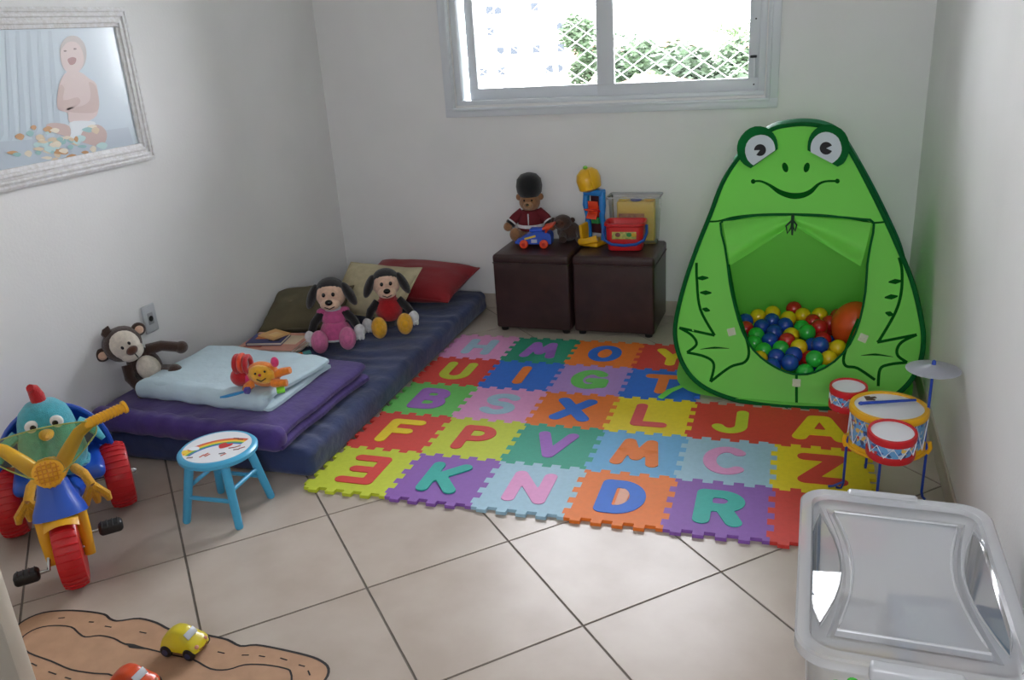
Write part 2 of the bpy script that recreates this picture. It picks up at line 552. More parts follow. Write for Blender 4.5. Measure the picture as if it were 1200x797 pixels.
house_px('small house with pink roof beside the meeting stile', 735, 58, 76, 5, 5, 1.2, M_BCREAM)
house_px('cream house with wide roof standing behind the big tree', 815, 40, 96, 9, 7, 1.2, M_BCREAM)
house_px('white house with low roof at the foot of the net', 748, 92, 30, 3.2, 4, 0.5, M_BWHITE, 2)
house_px('white house on the rise past the tree tops', 870, 55, 80, 5, 6, 0.8, M_BWHITE, 2)
M_LEAF = [mat('leaf_deep', (44, 62, 40), 0.7, var=0.35, vscale=1.5), mat('leaf_mid', (55, 75, 48), 0.7, var=0.35, vscale=1.5),
          mat('leaf_pale', (82, 102, 66), 0.7, var=0.3, vscale=1.5)]
M_BARK = mat('bark', (96, 82, 68), 0.9, var=0.3, vscale=4)
def tree(x, y, h, r, lm, label, seed):
    t = thing('leafy_tree', label, 'tree', (x, y, GZ))
    MB().tube([(0, 0, 0), (0.1, 0, h * 0.4), (0, 0.1, h * 0.7)], [0.3, 0.22, 0.1], 7).build('trunk', M_BARK, t)
    rnd = random.Random(seed); mb = MB()
    vs = []; fs = []
    # crown: clumps of leaf cards over several lobes
    lobes = [(Vector((rnd.uniform(-.5, .5) * r, rnd.uniform(-.5, .5) * r, h * 0.72 + rnd.uniform(-.35, .3) * h * .5)), rnd.uniform(.45, .7) * r) for _ in range(8)]
    for c, lr in lobes:
        for _ in range(420):
            d = Vector((rnd.gauss(0, 1), rnd.gauss(0, 1), rnd.gauss(0, 1))).normalized() * lr * (rnd.random() ** 0.35)
            p = c + d; s = rnd.uniform(.14, .30)
            a, b_, _ = basis(Vector((rnd.gauss(0, 1), rnd.gauss(0, 1), rnd.gauss(0, 1) + .6)))
            o = len(vs)
            vs += [p - a * s, p + b_ * s * .5, p + a * s, p - b_ * s * .5]; fs.append((o, o + 1, o + 2, o + 3))
    mb.add(vs, fs)
    f = mb.build('foliage', M_LEAF[lm], t, smooth=0)
    f['kind'] = 'stuff'
def tree_px(u, v, y, r, lm, label, seed):
    p = on_y(u, v, y)
    tree(p.x, y, (p.z - GZ) / 1.02, r, lm, label, seed)
tree_px(687, 2, 70, 2.2, 1, 'tall tree showing between the white block and the window stile', 1)
tree_px(740, 22, 60, 2.6, 0, 'broad dark tree rising next to the meeting stile', 2)
tree_px(772, 32, 52, 2.0, 1, 'slim green tree beside the broad dark tree', 10)
tree_px(815, 50, 44, 2.9, 0, 'large rounded dark tree in front of the cream house', 3)
tree_px(775, 66, 36, 1.5, 2, 'pale bushy tree above the white house', 4)
tree_px(850, 28, 110, 4.2, 2, 'pale tree far behind the cream house', 5)
tree_px(880, 32, 66, 2.6, 1, 'green tree standing before the white house on the rise', 6)
tree_px(872, 84, 31, 1.3, 2, 'lowest pale tree beyond the safety net', 7)
tree_px(692, 90, 48, 1.3, 2, 'small pale tree low beside the window stile', 8)

# ------------------------------------------------------------------ foam puzzle mat
MAT_TH, MAT_S, MAT_OX, MAT_OY = 0.02505, 0.3132, -0.0365, -0.0287
MAT_H = 0.012
FOAM = {'lime': (192, 204, 50), 'purple': (136, 88, 172), 'lblue': (158, 194, 212), 'orange': (232, 120, 36),
        'red': (212, 62, 52), 'teal': (48, 160, 134), 'sky': (104, 170, 214), 'yellow': (232, 208, 30),
        'green': (104, 194, 92), 'pink': (222, 152, 200), 'blue': (36, 108, 208), 'lilac': (172, 134, 200),
        'peach': (236, 176, 150), 'rose': (218, 84, 84), 'aqua': (46, 172, 160), 'violet': (156, 100, 190), 'dteal': (36, 144, 112)}
def foam(c): return mat('foam_' + c, FOAM[c], 0.62, var=0.04, vscale=60, bump=0.12, bscale=900)

def arc(cx, cy, rx, ry, a0, a1, n=14):
    return [(cx + rx * math.cos(math.radians(a0 + (a1 - a0) * i / n)), cy + ry * math.sin(math.radians(a0 + (a1 - a0) * i / n))) for i in range(n + 1)]
# strokes in a box 0..1 wide and 0..1.35 high
H_ = 1.35
LET = {
 'A': [[(-0.04, 0), (0.36, H_)], [(1.04, 0), (0.64, H_)], [(0.36, H_), (0.64, H_)], [(0.14, .36), (0.86, .36)]],
 'B': [[(.12, 0), (.12, H_)], [(.12, H_), (.5, H_)] , arc(.5, 1.03, .32, .32, 90, -90), [(.5, .71), (.12, .71)], arc(.52, .355, .36, .355, 90, -90), [(.52, 0), (.12, 0)]],
 'C': [arc(.5, .675, .44, .675, 48, 312, 24)],
 'D': [[(.12, 0), (.12, H_)], [(.12, H_), (.4, H_)], arc(.4, .675, .5, .675, 90, -90, 20), [(.4, 0), (.12, 0)]],
 'E': [[(.12, 0), (.12, H_)], [(.12, H_), (.88, H_)], [(.12, .68), (.75, .68)], [(.12, 0), (.88, 0)]],
 'F': [[(.12, 0), (.12, H_)], [(.12, H_), (.9, H_)], [(.12, .68), (.72, .68)]],
 'G': [arc(.5, .675, .44, .675, 45, 350, 26), [(.93, .58), (.55, .58)], [(.93, .58), (.93, .15)]],
 'H': [[(.12, 0), (.12, H_)], [(.88, 0), (.88, H_)], [(.12, .68), (.88, .68)]],
 'I': [[(.5, 0), (.5, H_)]],
 'J': [[(.75, H_), (.75, .35)], arc(.42, .38, .33, .38, 0, -160)],
 'K': [[(.12, 0), (.12, H_)], [(.2, .55), (.9, H_)], [(.38, .72), (.88, 0)]],
 'L': [[(.15, H_), (.15, 0)], [(.15, 0), (.88, 0)]],
 'M': [[(.02, 0), (.2, H_)], [(.2, H_), (.5, .35)], [(.5, .35), (.8, H_)], [(.8, H_), (.98, 0)]],
 'N': [[(.1, 0), (.1, H_)], [(.1, H_), (.9, 0)], [(.9, 0), (.9, H_)]],
 'O': [arc(.5, .675, .42, .675, 0, 360, 32)],
 'P': [[(.15, 0), (.15, H_)], [(.15, H_), (.52, H_)], arc(.52, .98, .36, .37, 90, -90), [(.52, .61), (.15, .61)]],
 'Q': [arc(.5, .675, .44, .675, 0, 360, 32), [(.6, .35), (.95, -.02)]],
 'R': [[(.12, 0), (.12, H_)], [(.12, H_), (.52, H_)], arc(.52, 1.0, .36, .35, 90, -90), [(.52, .65), (.12, .65)], [(.6, .62), (.86, 0)]],
 'S': [arc(.52, 1.01, .38, .34, 30, 270, 18), arc(.48, .34, .4, .34, 90, -150, 18)],
 'T': [[(.5, 0), (.5, H_)], [(.05, H_), (.95, H_)]],
 'U': [[(.12, H_), (.12, .4)], arc(.5, .4, .38, .4, 180, 360, 16), [(.88, .4), (.88, H_)]],
 'V': [[(.08, H_), (.5, 0)], [(.5, 0), (.92, H_)]],
 'X': [[(.08, 0), (.92, H_)], [(.08, H_), (.92, 0)]],
 'Y': [[(.5, 0), (.5, .6)], [(.5, .6), (.08, H_)], [(.5, .6), (.92, H_)]],
 'Z': [[(.1, H_), (.9, H_)], [(.9, H_), (.1, 0)], [(.1, 0), (.9, 0)]],
}
LET['W'] = [[(1 - x, H_ - y) for x, y in s] for s in LET['M']]

def stroke_loops(strokes, hw, res=0.05):
    """outline loops of thick round-ended strokes (distance field + marching squares)"""
    xs = np.arange(-.4, 1.45, res); ys = np.arange(-.4, 1.8, res)
    X, Y = np.meshgrid(xs, ys, indexing='ij'); D = np.full(X.shape, 9.0)
    for s in strokes:
        for (ax, ay), (bx, by) in zip(s[:-1], s[1:]):
            dx, dy = bx - ax, by - ay; L2 = dx * dx + dy * dy + 1e-12
            t = np.clip(((X - ax) * dx + (Y - ay) * dy) / L2, 0, 1)
            D = np.minimum(D, np.hypot(X - ax - t * dx, Y - ay - t * dy))
    D = D - hw + 1e-5
    nxt = {}
    def ep(i0, j0, i1, j1):
        a, b = D[i0, j0], D[i1, j1]; t = a / (a - b)
        return ((i0, j0, i1, j1) if (i0, j0) < (i1, j1) else (i1, j1, i0, j0)), (xs[i0] + (xs[i1] - xs[i0]) * t, ys[j0] + (ys[j1] - ys[j0]) * t)
    pos = {}; segs = []
    for i in range(len(xs) - 1):
        for j in range(len(ys) - 1):
            c = [(i, j), (i + 1, j), (i + 1, j + 1), (i, j + 1)]
            ins = [D[q] < 0 for q in c]
            if all(ins) or not any(ins): continue
            cr = []
            for k in range(4):
                a, b = c[k], c[(k + 1) % 4]
                if (D[a] < 0) != (D[b] < 0):
                    key, p = ep(*a, *b); pos[key] = p; cr.append((key, D[a] < 0))
            # leaving edges pair with entering edges
            outs = [k for k, s_ in cr if s_]; inn = [k for k, s_ in cr if not s_]
            if len(outs) == 1: segs.append((outs[0], inn[0]))
            else:
                segs.append((cr[0][0], cr[1][0])) if cr[0][1] else segs.append((cr[1][0], cr[0][0]))
                segs.append((cr[2][0], cr[3][0])) if cr[2][1] else segs.append((cr[3][0], cr[2][0]))
    nxt = {a: b for a, b in segs}
    loops = []; used = set()
    for a in list(nxt):
        if a in used: continue
        lp = []; k = a
        while k in nxt and k not in used: used.add(k); lp.append(pos[k]); k = nxt[k]
        if len(lp) > 5: loops.append(lp)
    return loops

def area2(l): return sum(l[k - 1][0] * l[k][1] - l[k][0] * l[k - 1][1] for k in range(len(l))) / 2
def solid2d(loops, z0, z1, xf=lambda p: p):
    """extruded solid from an outer loop and holes"""
    loops = sorted(loops, key=lambda l: -abs(area2(l)))
    loops = [[xf(p) for p in l] for l in loops]
    v, f = fill2d(loops[0], loops[1:])
    mb = MB(); n = len(v)
    mb.add([(p.x, p.y, z1) for p in v], f); mb.add([(p.x, p.y, z0) for p in v], f)
    for l in loops:
        m = len(l); vs = [(p[0], p[1], z0) for p in l] + [(p[0], p[1], z1) for p in l]
        mb.add(vs, [(i, (i + 1) % m, m + (i + 1) % m, m + i) for i in range(m)])
    return mb

def mat_xy(c, r):
    x, y = c * MAT_S, r * MAT_S
    return (MAT_OX + x * math.cos(MAT_TH) - y * math.sin(MAT_TH), MAT_OY + x * math.sin(MAT_TH) + y * math.cos(MAT_TH))

def tile_outline(g=0.0006):
    S, d = MAT_S, 0.0105
    e = [(0, 0)]
    t = 0.07; w = (1 - 2 * t) / 8
    for k in range(8):
        o = d if k % 2 else -d
        e += [((t + k * w) * S, o), ((t + (k + 1) * w) * S, o)]
    e2 = []
    for k, (a, b) in enumerate(e[1:]):
        if k == 0: e2.append((a, 0))
        e2.append((a, b))
    e2.append((e[-1][0], 0)); e2 = [(0, 0)] + e2
    bottom = e2                                     # left to right
    right = [(S + b, a) for a, b in e2]             # bottom to top
    top = [(a, S + b) for a, b in e2][::-1]
    top = [(S, S)] + top[:-1] if False else top
    left = [(b, a) for a, b in e2][::-1]
    P = bottom + right + [(S, S)] + top + left
    out = []
    for p in P:
        if not out or (abs(p[0] - out[-1][0]) + abs(p[1] - out[-1][1])) > 1e-6: out.append(p)
    if abs(out[0][0] - out[-1][0]) + abs(out[0][1] - out[-1][1]) < 1e-6: out.pop()
    return [(x - S / 2, y - S / 2) for x, y in out]
TILE_POLY = tile_outline()

CNAME = {'lime': 'lime green', 'lblue': 'pale blue', 'sky': 'sky blue', 'teal': 'dark teal', 'rose': 'rose red', 'aqua': 'aqua', 'dteal': 'dark teal', 'violet': 'violet'}
ROWS = [
 [('lime', 'E', 'red', 180), ('purple', 'K', 'aqua', 0), ('lblue', 'N', 'pink', 0), ('orange', 'D', 'blue', 0), ('purple', 'R', 'aqua', 0), ('red', 'Q', 'yellow', 0)],
 [('red', 'F', 'yellow', 0), ('lime', 'P', 'red', 0), ('teal', 'V', 'violet', 0), ('sky', 'W', 'orange', 180), ('lblue', 'C', 'pink', 0), ('yellow', 'Z', 'red', 0)],
 [('green', 'B', 'violet', 0), ('pink', 'S', 'lblue', 0), ('orange', 'X', 'blue', 0), ('yellow', 'L', 'rose', 0), ('red', 'J', 'lime', 0), ('red', 'A', 'yellow', 0)],
 [('red', 'U', 'lime', 0), ('blue', 'I', 'orange', 0), ('lilac', 'G', 'green', 0), ('blue', 'T', 'orange', 0)],
 [('pink', 'H', 'lblue', 0), ('dteal', 'M', 'violet', 0), ('orange', 'O', 'blue', 0), ('red', 'Y', 'yellow', 0)],
]
for r, row in enumerate(ROWS):
    for c, (tc_, L_, lc, rot) in enumerate(row):
        x, y = mat_xy(c + 0.5, r + 0.5)
        tn, ln = CNAME.get(tc_, tc_), CNAME.get(lc, lc)
        if L_ == 'Q': lab = 'red foam puzzle tile reaching under the clear storage box'
        elif L_ == 'W': lab = 'sky blue foam puzzle tile whose orange letter W lies upside down'
        elif L_ == 'E': lab = 'lime green foam puzzle tile whose red letter E is turned around'
        else: lab = '%s foam puzzle tile with a %s letter %s' % (tn, ln, L_)
        t = thing('foam_tile', lab, 'foam tile', (x, y, 0.0005), MAT_TH, 'alphabet foam tiles')
        mb = MB().prism(TILE_POLY, 0, MAT_H)
        mb.build('tile_base', foam(tc_), t, smooth=0)
        loops = stroke_loops(LET[L_], 0.2 if L_ in 'ARBDGXZ' else 0.172)
        sc = 0.645 * MAT_S / (H_ + .36)
        cs, sn = (1, 0) if rot == 0 else (-1, 0)
        xf = lambda p: ((p[0] - .5) * sc * cs * (0.95 if L_ == 'Q' else 1.12), (p[1] - H_ / 2) * sc * cs)
        z1 = MAT_H + 0.0022
        solid2d(loops, MAT_H - 0.001, z1 + (0.003 if L_ == 'K' else 0), xf).build('letter_insert', foam(lc), t, smooth=30)
        if L_ == 'D':
            MB().rbox((0.004, 0, MAT_H + .0008), (0.036, 0.105, 0.0025), 0.001, 1).build('letter_counter', foam('peach'), t)

# ------------------------------------------------------------------ ottomans
M_LEATHER = mat('brown_leather', (58, 38, 37), 0.34, var=0.2, vscale=12, bump=0.12, bscale=260)
M_BLACK = mat('black_plastic', (22, 22, 24), 0.4)
def ottoman(x0, x1, y0, y1, h, label, rz):
    t = thing('ottoman', label, 'ottoman', ((x0 + x1) / 2, (y0 + y1) / 2, 0), rz, 'leather cube ottomans')
    w_, d_ = x1 - x0, y1 - y0
    def puff(p):
        k = (1 - (2 * p.x / w_) ** 2) * (1 - (2 * p.y / d_) ** 2)
        return p + Vector((0, 0, 0.012 * max(0, k) if p.z > 0 else 0))
    MB().rbox((0, 0, 0.02 + (h - 0.055) / 2), (w_ - .004, d_ - .004, h - 0.055 ), 0.012, 3, sub=(4, 4, 4)).build('body', M_LEATHER, t)
    MB().rbox((0, 0, h - 0.0255), (w_, d_, 0.048), 0.016, 3, fn=puff, sub=(8, 8, 1)).build('lid', M_LEATHER, t)
    MB().tube([(-w_/2+.01, -d_/2, h-.046), (w_/2-.01, -d_/2, h-.046), (w_/2, -d_/2+.01, h-.046), (w_/2, d_/2-.01, h-.046), (w_/2-.01, d_/2, h-.046), (-w_/2+.01, d_/2, h-.046), (-w_/2, d_/2-.01, h-.046), (-w_/2, -d_/2+.01, h-.046)], 0.0028, 6, closed=True).build('piping', M_LEATHER, t)
    for sx in (-1, 1):
        for sy in (-1, 1):
            MB().cyl((sx * (w_ / 2 - .035), sy * (d_ / 2 - .035), 0), (sx * (w_ / 2 - .035), sy * (d_ / 2 - .035), 0.024), 0.018, 0.022, 12).build('foot', M_BLACK, t)
OT = 0.412
ottoman(0.075, 0.478, 1.652, 2.02, OT, 'dark brown leather cube ottoman carrying the teddy bear', 0.0)
ottoman(0.492, 0.9, 1.66, 2.022, OT, 'dark brown leather cube ottoman carrying the red bucket', 0.0)

# ------------------------------------------------------------------ mattress
M_NAVY = mat('navy_sheet', (44, 58, 102), 0.85, var=0.2, vscale=10, bump=0.45, bscale=26, sheen=0.2)
def mattress():
    W, D, H = 0.9, 1.94, 0.115
    t = thing('mattress', 'low navy blue sheeted mattress lying along the wall with the framed photograph', 'mattress', (-0.518, 0.995, 0), 0.030)
    def fn(p):
        q = p.copy()
        # sheet wrinkles: long folds across the bed, stronger at the near right corner
        wr = 0.0075 * math.sin(p.y * 48 + 6 * fbm((p.x * 2, p.y * 2, 0))) * (0.4 + 0.6 * max(0, noise.noise(Vector((p.x * 3, p.y * 2, 3)))))
        if p.z > 0: q.z += wr + 0.008 * fbm((p.x, p.y, 2), 2.5)
        if abs(p.x) > W / 2 - .02: q.x += 0.007 * fbm((p.y, p.z * 3, 5), 5)
        if abs(p.y) > D / 2 - .02: q.y += 0.006 * fbm((p.x, p.z * 3, 8), 5)
        return q
    MB().rbox((0, 0, H / 2), (W, D, H), 0.035, 4, fn=fn, sub=(46, 110, 4)).build('sheeted_mattress', M_NAVY, t, smooth=60)
mattress()

# ------------------------------------------------------------------ frog play tent
M_TENT = mat('tent_green', (154, 248, 112), 0.6, bump=0.12, bscale=14, trans=0.5)
M_TENTD = mat('tent_dark_green', (10, 98, 44), 0.8, trans=0.15, spec=0.15)
M_TENTTEAL = mat('tent_teal', (0, 128, 84), 0.55, trans=0.2)
M_INK = mat('tent_print', (8, 84, 22), 0.9, spec=0.05)
M_EYEW = mat('tent_eye_white', (196, 208, 212), 0.6)
M_EYEB = mat('tent_eye_black', (18, 18, 22), 0.6)
TP0 = Vector((1.55, 1.0, 0.012)); TU = Vector((0, 0.42, 1.06)).normalized(); TR = Vector((1, 0, 0)); TN = TR.cross(TU)   # TN points to the viewer side (-y)
if TN.y > 0: TN = -TN
def tuv(X, Y, s=2.215, u0=770, v0=130):
    """crop coordinates -> panel plane coordinates"""
    p = on_plane(u0 + X / s, v0 + Y / s, TP0, TN) - TP0
    return (p.dot(TR), p.dot(TU))
def bulge(x, y):
    k = max(0.0, 1 - (x / 0.47) ** 2) * max(0.0, min(1, y * 4)) * max(0.0, 1 - (y / 1.15) ** 4)
    return 0.02 * k + 0.004 * noise.noise(Vector((x * 7, y * 5, 2))) * min(1, max(0, y * 5))
def t3(x, y, h=0.0): return TP0 + TR * x + TU * y + TN * (bulge(x, y) + h)
def smooth_loop(pts, n=3, closed=True):
    """Catmull-Rom"""
    out = []; m = len(pts)
    rng = range(m) if closed else range(m - 1)
    for i in rng:
        g = (lambda k: pts[k % m]) if closed else (lambda k: pts[min(max(k, 0), m - 1)])
        a, b, c, d = (Vector(g(i + k)) for k in (-1, 0, 1, 2))
        for j in range(n):
            t = j / n
            out.append(0.5 * ((2 * b) + (c - a) * t + (2 * a - 5 * b + 4 * c - d) * t * t + (3 * b - a - 3 * c + d) * t ** 3))
    if not closed: out.append(Vector(pts[-1]))
    return [tuple(p) for p in out]

tent = thing('play_tent', 'green frog faced pop up play tent with a ball filled opening', 'play tent', TP0)
def T3(x, y, h=0.0): return t3(x, y, h) - TP0
half = [(385, 35), (340, 38), (300, 48), (250, 82), (208, 128), (170, 190), (140, 268), (105, 355), (75, 440), (54, 520), (47, 580), (60, 640), (90, 690), (140, 727), (220, 754), (320, 768)]
L_half = [tuv(*p) for p in half]
rhalf = [(440, 773), (530, 768), (600, 748), (648, 712), (680, 660), (691, 600), (685, 540), (660, 440), (620, 345), (580, 258), (541, 180), (506, 115), (472, 64), (432, 42)]
outl = L_half + [tuv(*p) for p in rhalf]
OUT = smooth_loop(outl, 4)
door_px = [(165, 292), (176, 350), (184, 400), (190, 450), (203, 510), (222, 572), (250, 620), (290, 655), (335, 678), (372, 684), (410, 678), (460, 650), (500, 605), (525, 545), (540, 470), (545, 400), (553, 350), (562, 292), (530, 283), (440, 275), (350, 272), (260, 273), (200, 282)]
DOOR = smooth_loop([tuv(*p) for p in door_px], 2)
v2, f2 = fill2d(OUT, [DOOR], 0.035)
MB().add([T3(p.x, p.y) for p in v2], f2).build('front_panel', M_TENT, tent, smooth=60)
MB().tube([T3(x, y, 0.003) for x, y in OUT], 0.0095, 7, closed=True).build('front_hoop', M_TENTD, tent)
MB().tube([T3(x, y, 0.003) for x, y in DOOR], 0.0048, 6, closed=True).build('door_piping', M_TENTD, tent)
YC = 1.455
def back_of(p):      # mirrored hoop behind
    q = p + TP0
    return Vector((q.x, 2 * YC - q.y, q.z)) - TP0
front_l = [T3(x, y) for x, y in OUT]; n_ = len(front_l)
back_l = [back_of(T3(x, y) - TN * bulge(x, y)) for x, y in OUT]
def loft(idx, m, name, k=8, sag=0.03):
    vs = []; fs = []
    for a, i in enumerate(idx):
        A, B = front_l[i], back_l[i]
        for j in range(k + 1):
            t = j / k; p = A.lerp(B, t)
            cx = Vector((0.0, p.y, 0.42)) - p; cx.y = 0
            vs.append(p + cx * sag * math.sin(math.pi * t))
    for a in range(len(idx) - 1):
        for j in range(k):
            o = a * (k + 1) + j; fs.append((o, o + 1, o + k + 2, o + k + 1))
    MB().add(vs, fs).build(name, m, tent, smooth=60)
top_i = [i for i in range(n_) if OUT[i][1] > 1.02]
zc = [i for i in range(n_)]
# order: OUT starts at the top centre and runs down the left side
i_bot = min(range(n_), key=lambda i: abs(OUT[i][0] - 0.01) + abs(OUT[i][1]))
kL = next(i for i in range(n_) if OUT[i][1] < 0.96)
kR = next(i for i in range(n_ - 1, 0, -1) if OUT[i][1] < 0.96)
loft(list(range(kL, i_bot + 1)), M_TENT, 'side_panel')
loft(list(range(i_bot, kR + 1)), M_TENT, 'side_panel')
loft(list(range(kR, n_)) + list(range(0, kL + 1)), M_TENTTEAL, 'crown_band', sag=-0.03)
vb, fb = fill2d(OUT, [], 0.06)
MB().add([back_of(T3(p.x, p.y) - TN * (bulge(p.x, p.y) * 0.0)) for p in vb], fb).build('back_panel', M_TENT, tent, smooth=60)
MB().tube(back_l, 0.0095, 7, closed=True).build('back_hoop', M_TENTTEAL, tent)
fx = [(-0.40, 0.035), (-0.475, 0.22), (-0.47, 0.75), (-0.3, 0.9), (0.3, 0.9), (0.46, 0.75), (0.47, 0.25), (0.40, 0.03), (0.2, -0.005), (-0.1, -0.012), (-0.27, -0.004)]
v_, f_ = fill2d(smooth_loop(fx, 3), [], 0.09)
MB().add([(p.x, p.y, 0.006 + 0.003 * noise.noise(Vector((p.x * 9, p.y * 9, 0)))) for p in v_], f_).build('floor_sheet', M_TENT, tent)
# tie strap on the mat
sp = [on_z(800, 452, .03) - TP0, on_z(785, 458, .03) - TP0, on_z(774, 466, .026) - TP0]
MB().tube(sp, [0.012, 0.016, 0.014], 6, flat=0.3).build('tie_strap', M_TENT, tent)

def deco(loop, h, name, m):
    v, f = fill2d(loop, [], 0.03)
    return MB().add([T3(p.x, p.y, h) for p in v], f).build(name, m, tent, smooth=60)
def ribbon(pts, wid, name, m=M_INK, h=0.0016, n=5):
    P = smooth_loop(pts, n, closed=False) if len(pts) > 2 else pts
    k = len(P); wd = wid if isinstance(wid, (list, tuple)) else [wid] * len(pts)
    vs = []; fs = []
    for i, p in enumerate(P):
        a = Vector(P[max(i - 1, 0)]); b = Vector(P[min(i + 1, k - 1)]); d = (b - a).normalized() if (b - a).length > 1e-7 else Vector((1, 0))
        nrm = Vector((-d.y, d.x)); t = i / (k - 1) * (len(wd) - 1); q = int(min(t, len(wd) - 2)) if len(wd) > 1 else 0
        ww = (wd[q] + (wd[min(q + 1, len(wd) - 1)] - wd[q]) * (t - q)) / 2
        for s_ in (-1, 1):
            r = Vector(p) + nrm * ww * s_; vs.append(T3(r.x, r.y, h))
    fs = [(2 * i, 2 * i + 1, 2 * i + 3, 2 * i + 2) for i in range(k - 1)]
    return MB().add(vs, fs).build(name, m, tent, smooth=60)
e6 = lambda X, Y: tuv(X, Y, 7.97, 860, 140)
def eye_loop(pts): return [e6(*p) for p in pts]
LO = [(160, 468), (95, 430), (50, 370), (32, 300), (45, 210), (110, 120), (200, 75), (300, 85), (370, 140), (405, 210), (412, 290)]
LS = [(185, 442), (135, 395), (108, 320), (120, 240), (170, 180), (250, 155), (320, 170), (370, 220), (388, 290), (384, 306)]
RO = [(965, 455), (1020, 425), (1060, 360), (1078, 280), (1060, 180), (1000, 100), (900, 60), (800, 75), (725, 140), (692, 220), (688, 302)]
RS = [(915, 425), (965, 385), (998, 330), (1003, 270), (975, 190), (920, 145), (855, 130), (790, 150), (735, 205), (716, 270), (718, 322)]
def pupil(cx, cy, r, a0, a1):
    pts = [(cx, cy)] if a1 - a0 < 360 else []
    for i in range(19):
        a = math.radians(a0 + (a1 - a0) * i / 18); pts.append((cx + r * math.cos(a), cy - r * math.sin(a)))
    return pts
for O_, S_, P_ in ((LO, LS, pupil(247, 300, 56, 232, 232 + 310)), (RO, RS, pupil(860, 284, 60, 25, 25 + 310))):
    lo = eye_loop(smooth_loop(O_, 2, closed=False))
    deco(lo, 0.016, 'eye_rim', M_TENTD)
    ls = eye_loop(smooth_loop(S_, 2, closed=False)); deco(ls, 0.0175, 'eye_white', M_EYEW)
    deco(eye_loop(P_), 0.019, 'eye_pupil', M_EYEB)
M3 = [(180, 585), (250, 583), (330, 618), (420, 680), (500, 712), (570, 722), (650, 712), (720, 678), (790, 612), (860, 585), (965, 583)]
mo = [e6(*p) for p in M3]
ribbon(mo, [0.008, 0.008, 0.01, 0.018, 0.022, 0.024, 0.022, 0.018, 0.01, 0.008, 0.008], 'mouth_line')
for e_ in ((182, 585), (965, 583)):
    deco([e6(e_[0] + 22 * math.cos(a * .524), e_[1] + 22 * math.sin(a * .524)) for a in range(12)], 0.002, 'mouth_corner', M_INK)
for cx, tl in ((480, 0.35), (680, -0.35)):
    deco([e6(cx + 28 * math.cos(a * .524) - 48 * math.sin(a * .524) * -tl * .5, 455 + 46 * math.sin(a * .524)) for a in range(12)], 0.002, 'nostril', M_INK)
# seam above the door
ribbon([tuv(*p) for p in ((128, 288), (160, 287), (200, 277), (260, 271), (350, 270), (440, 273), (520, 284), (560, 292), (600, 288))], 0.007, 'seam')
armL = [(103, 395), (104, 440), (113, 515), (150, 583)]
footL = [(150, 583), (58, 563)], [(58, 563), (90, 582), (103, 606), (78, 627)], [(78, 627), (125, 638), (148, 658), (139, 703)], [(139, 703), (190, 665), (228, 652), (239, 625), (228, 575), (205, 500), (186, 400)]
for q in (armL,) + footL: ribbon([tuv(*p) for p in q], 0.0105, 'leg_line')
c2 = lambda X, Y: tuv(X, Y, 4.69, 1000, 300)
armR = [(250, 10), (266, 80), (262, 200), (230, 310), (150, 450), (130, 475)]
footR = [(130, 475), (348, 433)], [(348, 433), (270, 470), (240, 510), (245, 550), (295, 585)], [(295, 585), (200, 596), (146, 622), (136, 715)]
for q in (armR,) + footR: ribbon([c2(*p) for p in q], 0.0105, 'leg_line')
ribbon([tuv(*p) for p in ((565, 698), (520, 668), (490, 662), (484, 640), (500, 590), (522, 540))], 0.0105, 'leg_line')
for a, b in (((103, 435), (134, 434)), ((112, 472), (142, 473)), ((118, 514), (138, 519))):
    ribbon([tuv(*a), tuv((a[0] + b[0]) / 2, (a[1] + b[1]) / 2), tuv(*b)], [0.004, 0.019, 0.004], 'spot', n=4)
for a, b in (((192, 145), (266, 138)), ((170, 230), (243, 222)), ((174, 312), (222, 326))):
    ribbon([c2(*a), c2((a[0] + b[0]) / 2, (a[1] + b[1]) / 2), c2(*b)], [0.004, 0.02, 0.004], 'spot', n=4)
ribbon([tuv(*p) for p in ((112, 619), (150, 615), (188, 617))], [0.001, 0.008, 0.001], 'toe_line')
ribbon([c2(*p) for p in ((40, 548), (120, 542), (218, 555))], [0.001, 0.008, 0.001], 'toe_line')
ribbon([tuv(362, 686), tuv(362, 760)], 0.01, 'seam')
M_VELCRO = mat('velcro', (196, 204, 176), 0.9, bump=0.3, bscale=400)
for X, Y, rt in ((194, 574, .3), (534, 590, -.35), (362, 706, 0)):
    cx, cy = tuv(X, Y)
    sq = [(cx + 0.0155 * (a * math.cos(rt) - b * math.sin(rt)), cy + 0.0155 * (a * math.sin(rt) + b * math.cos(rt))) for a, b in ((-1, -1), (1, -1), (1, 1), (-1, 1))]
    deco(sq, 0.003, 'velcro_patch', M_VELCRO)
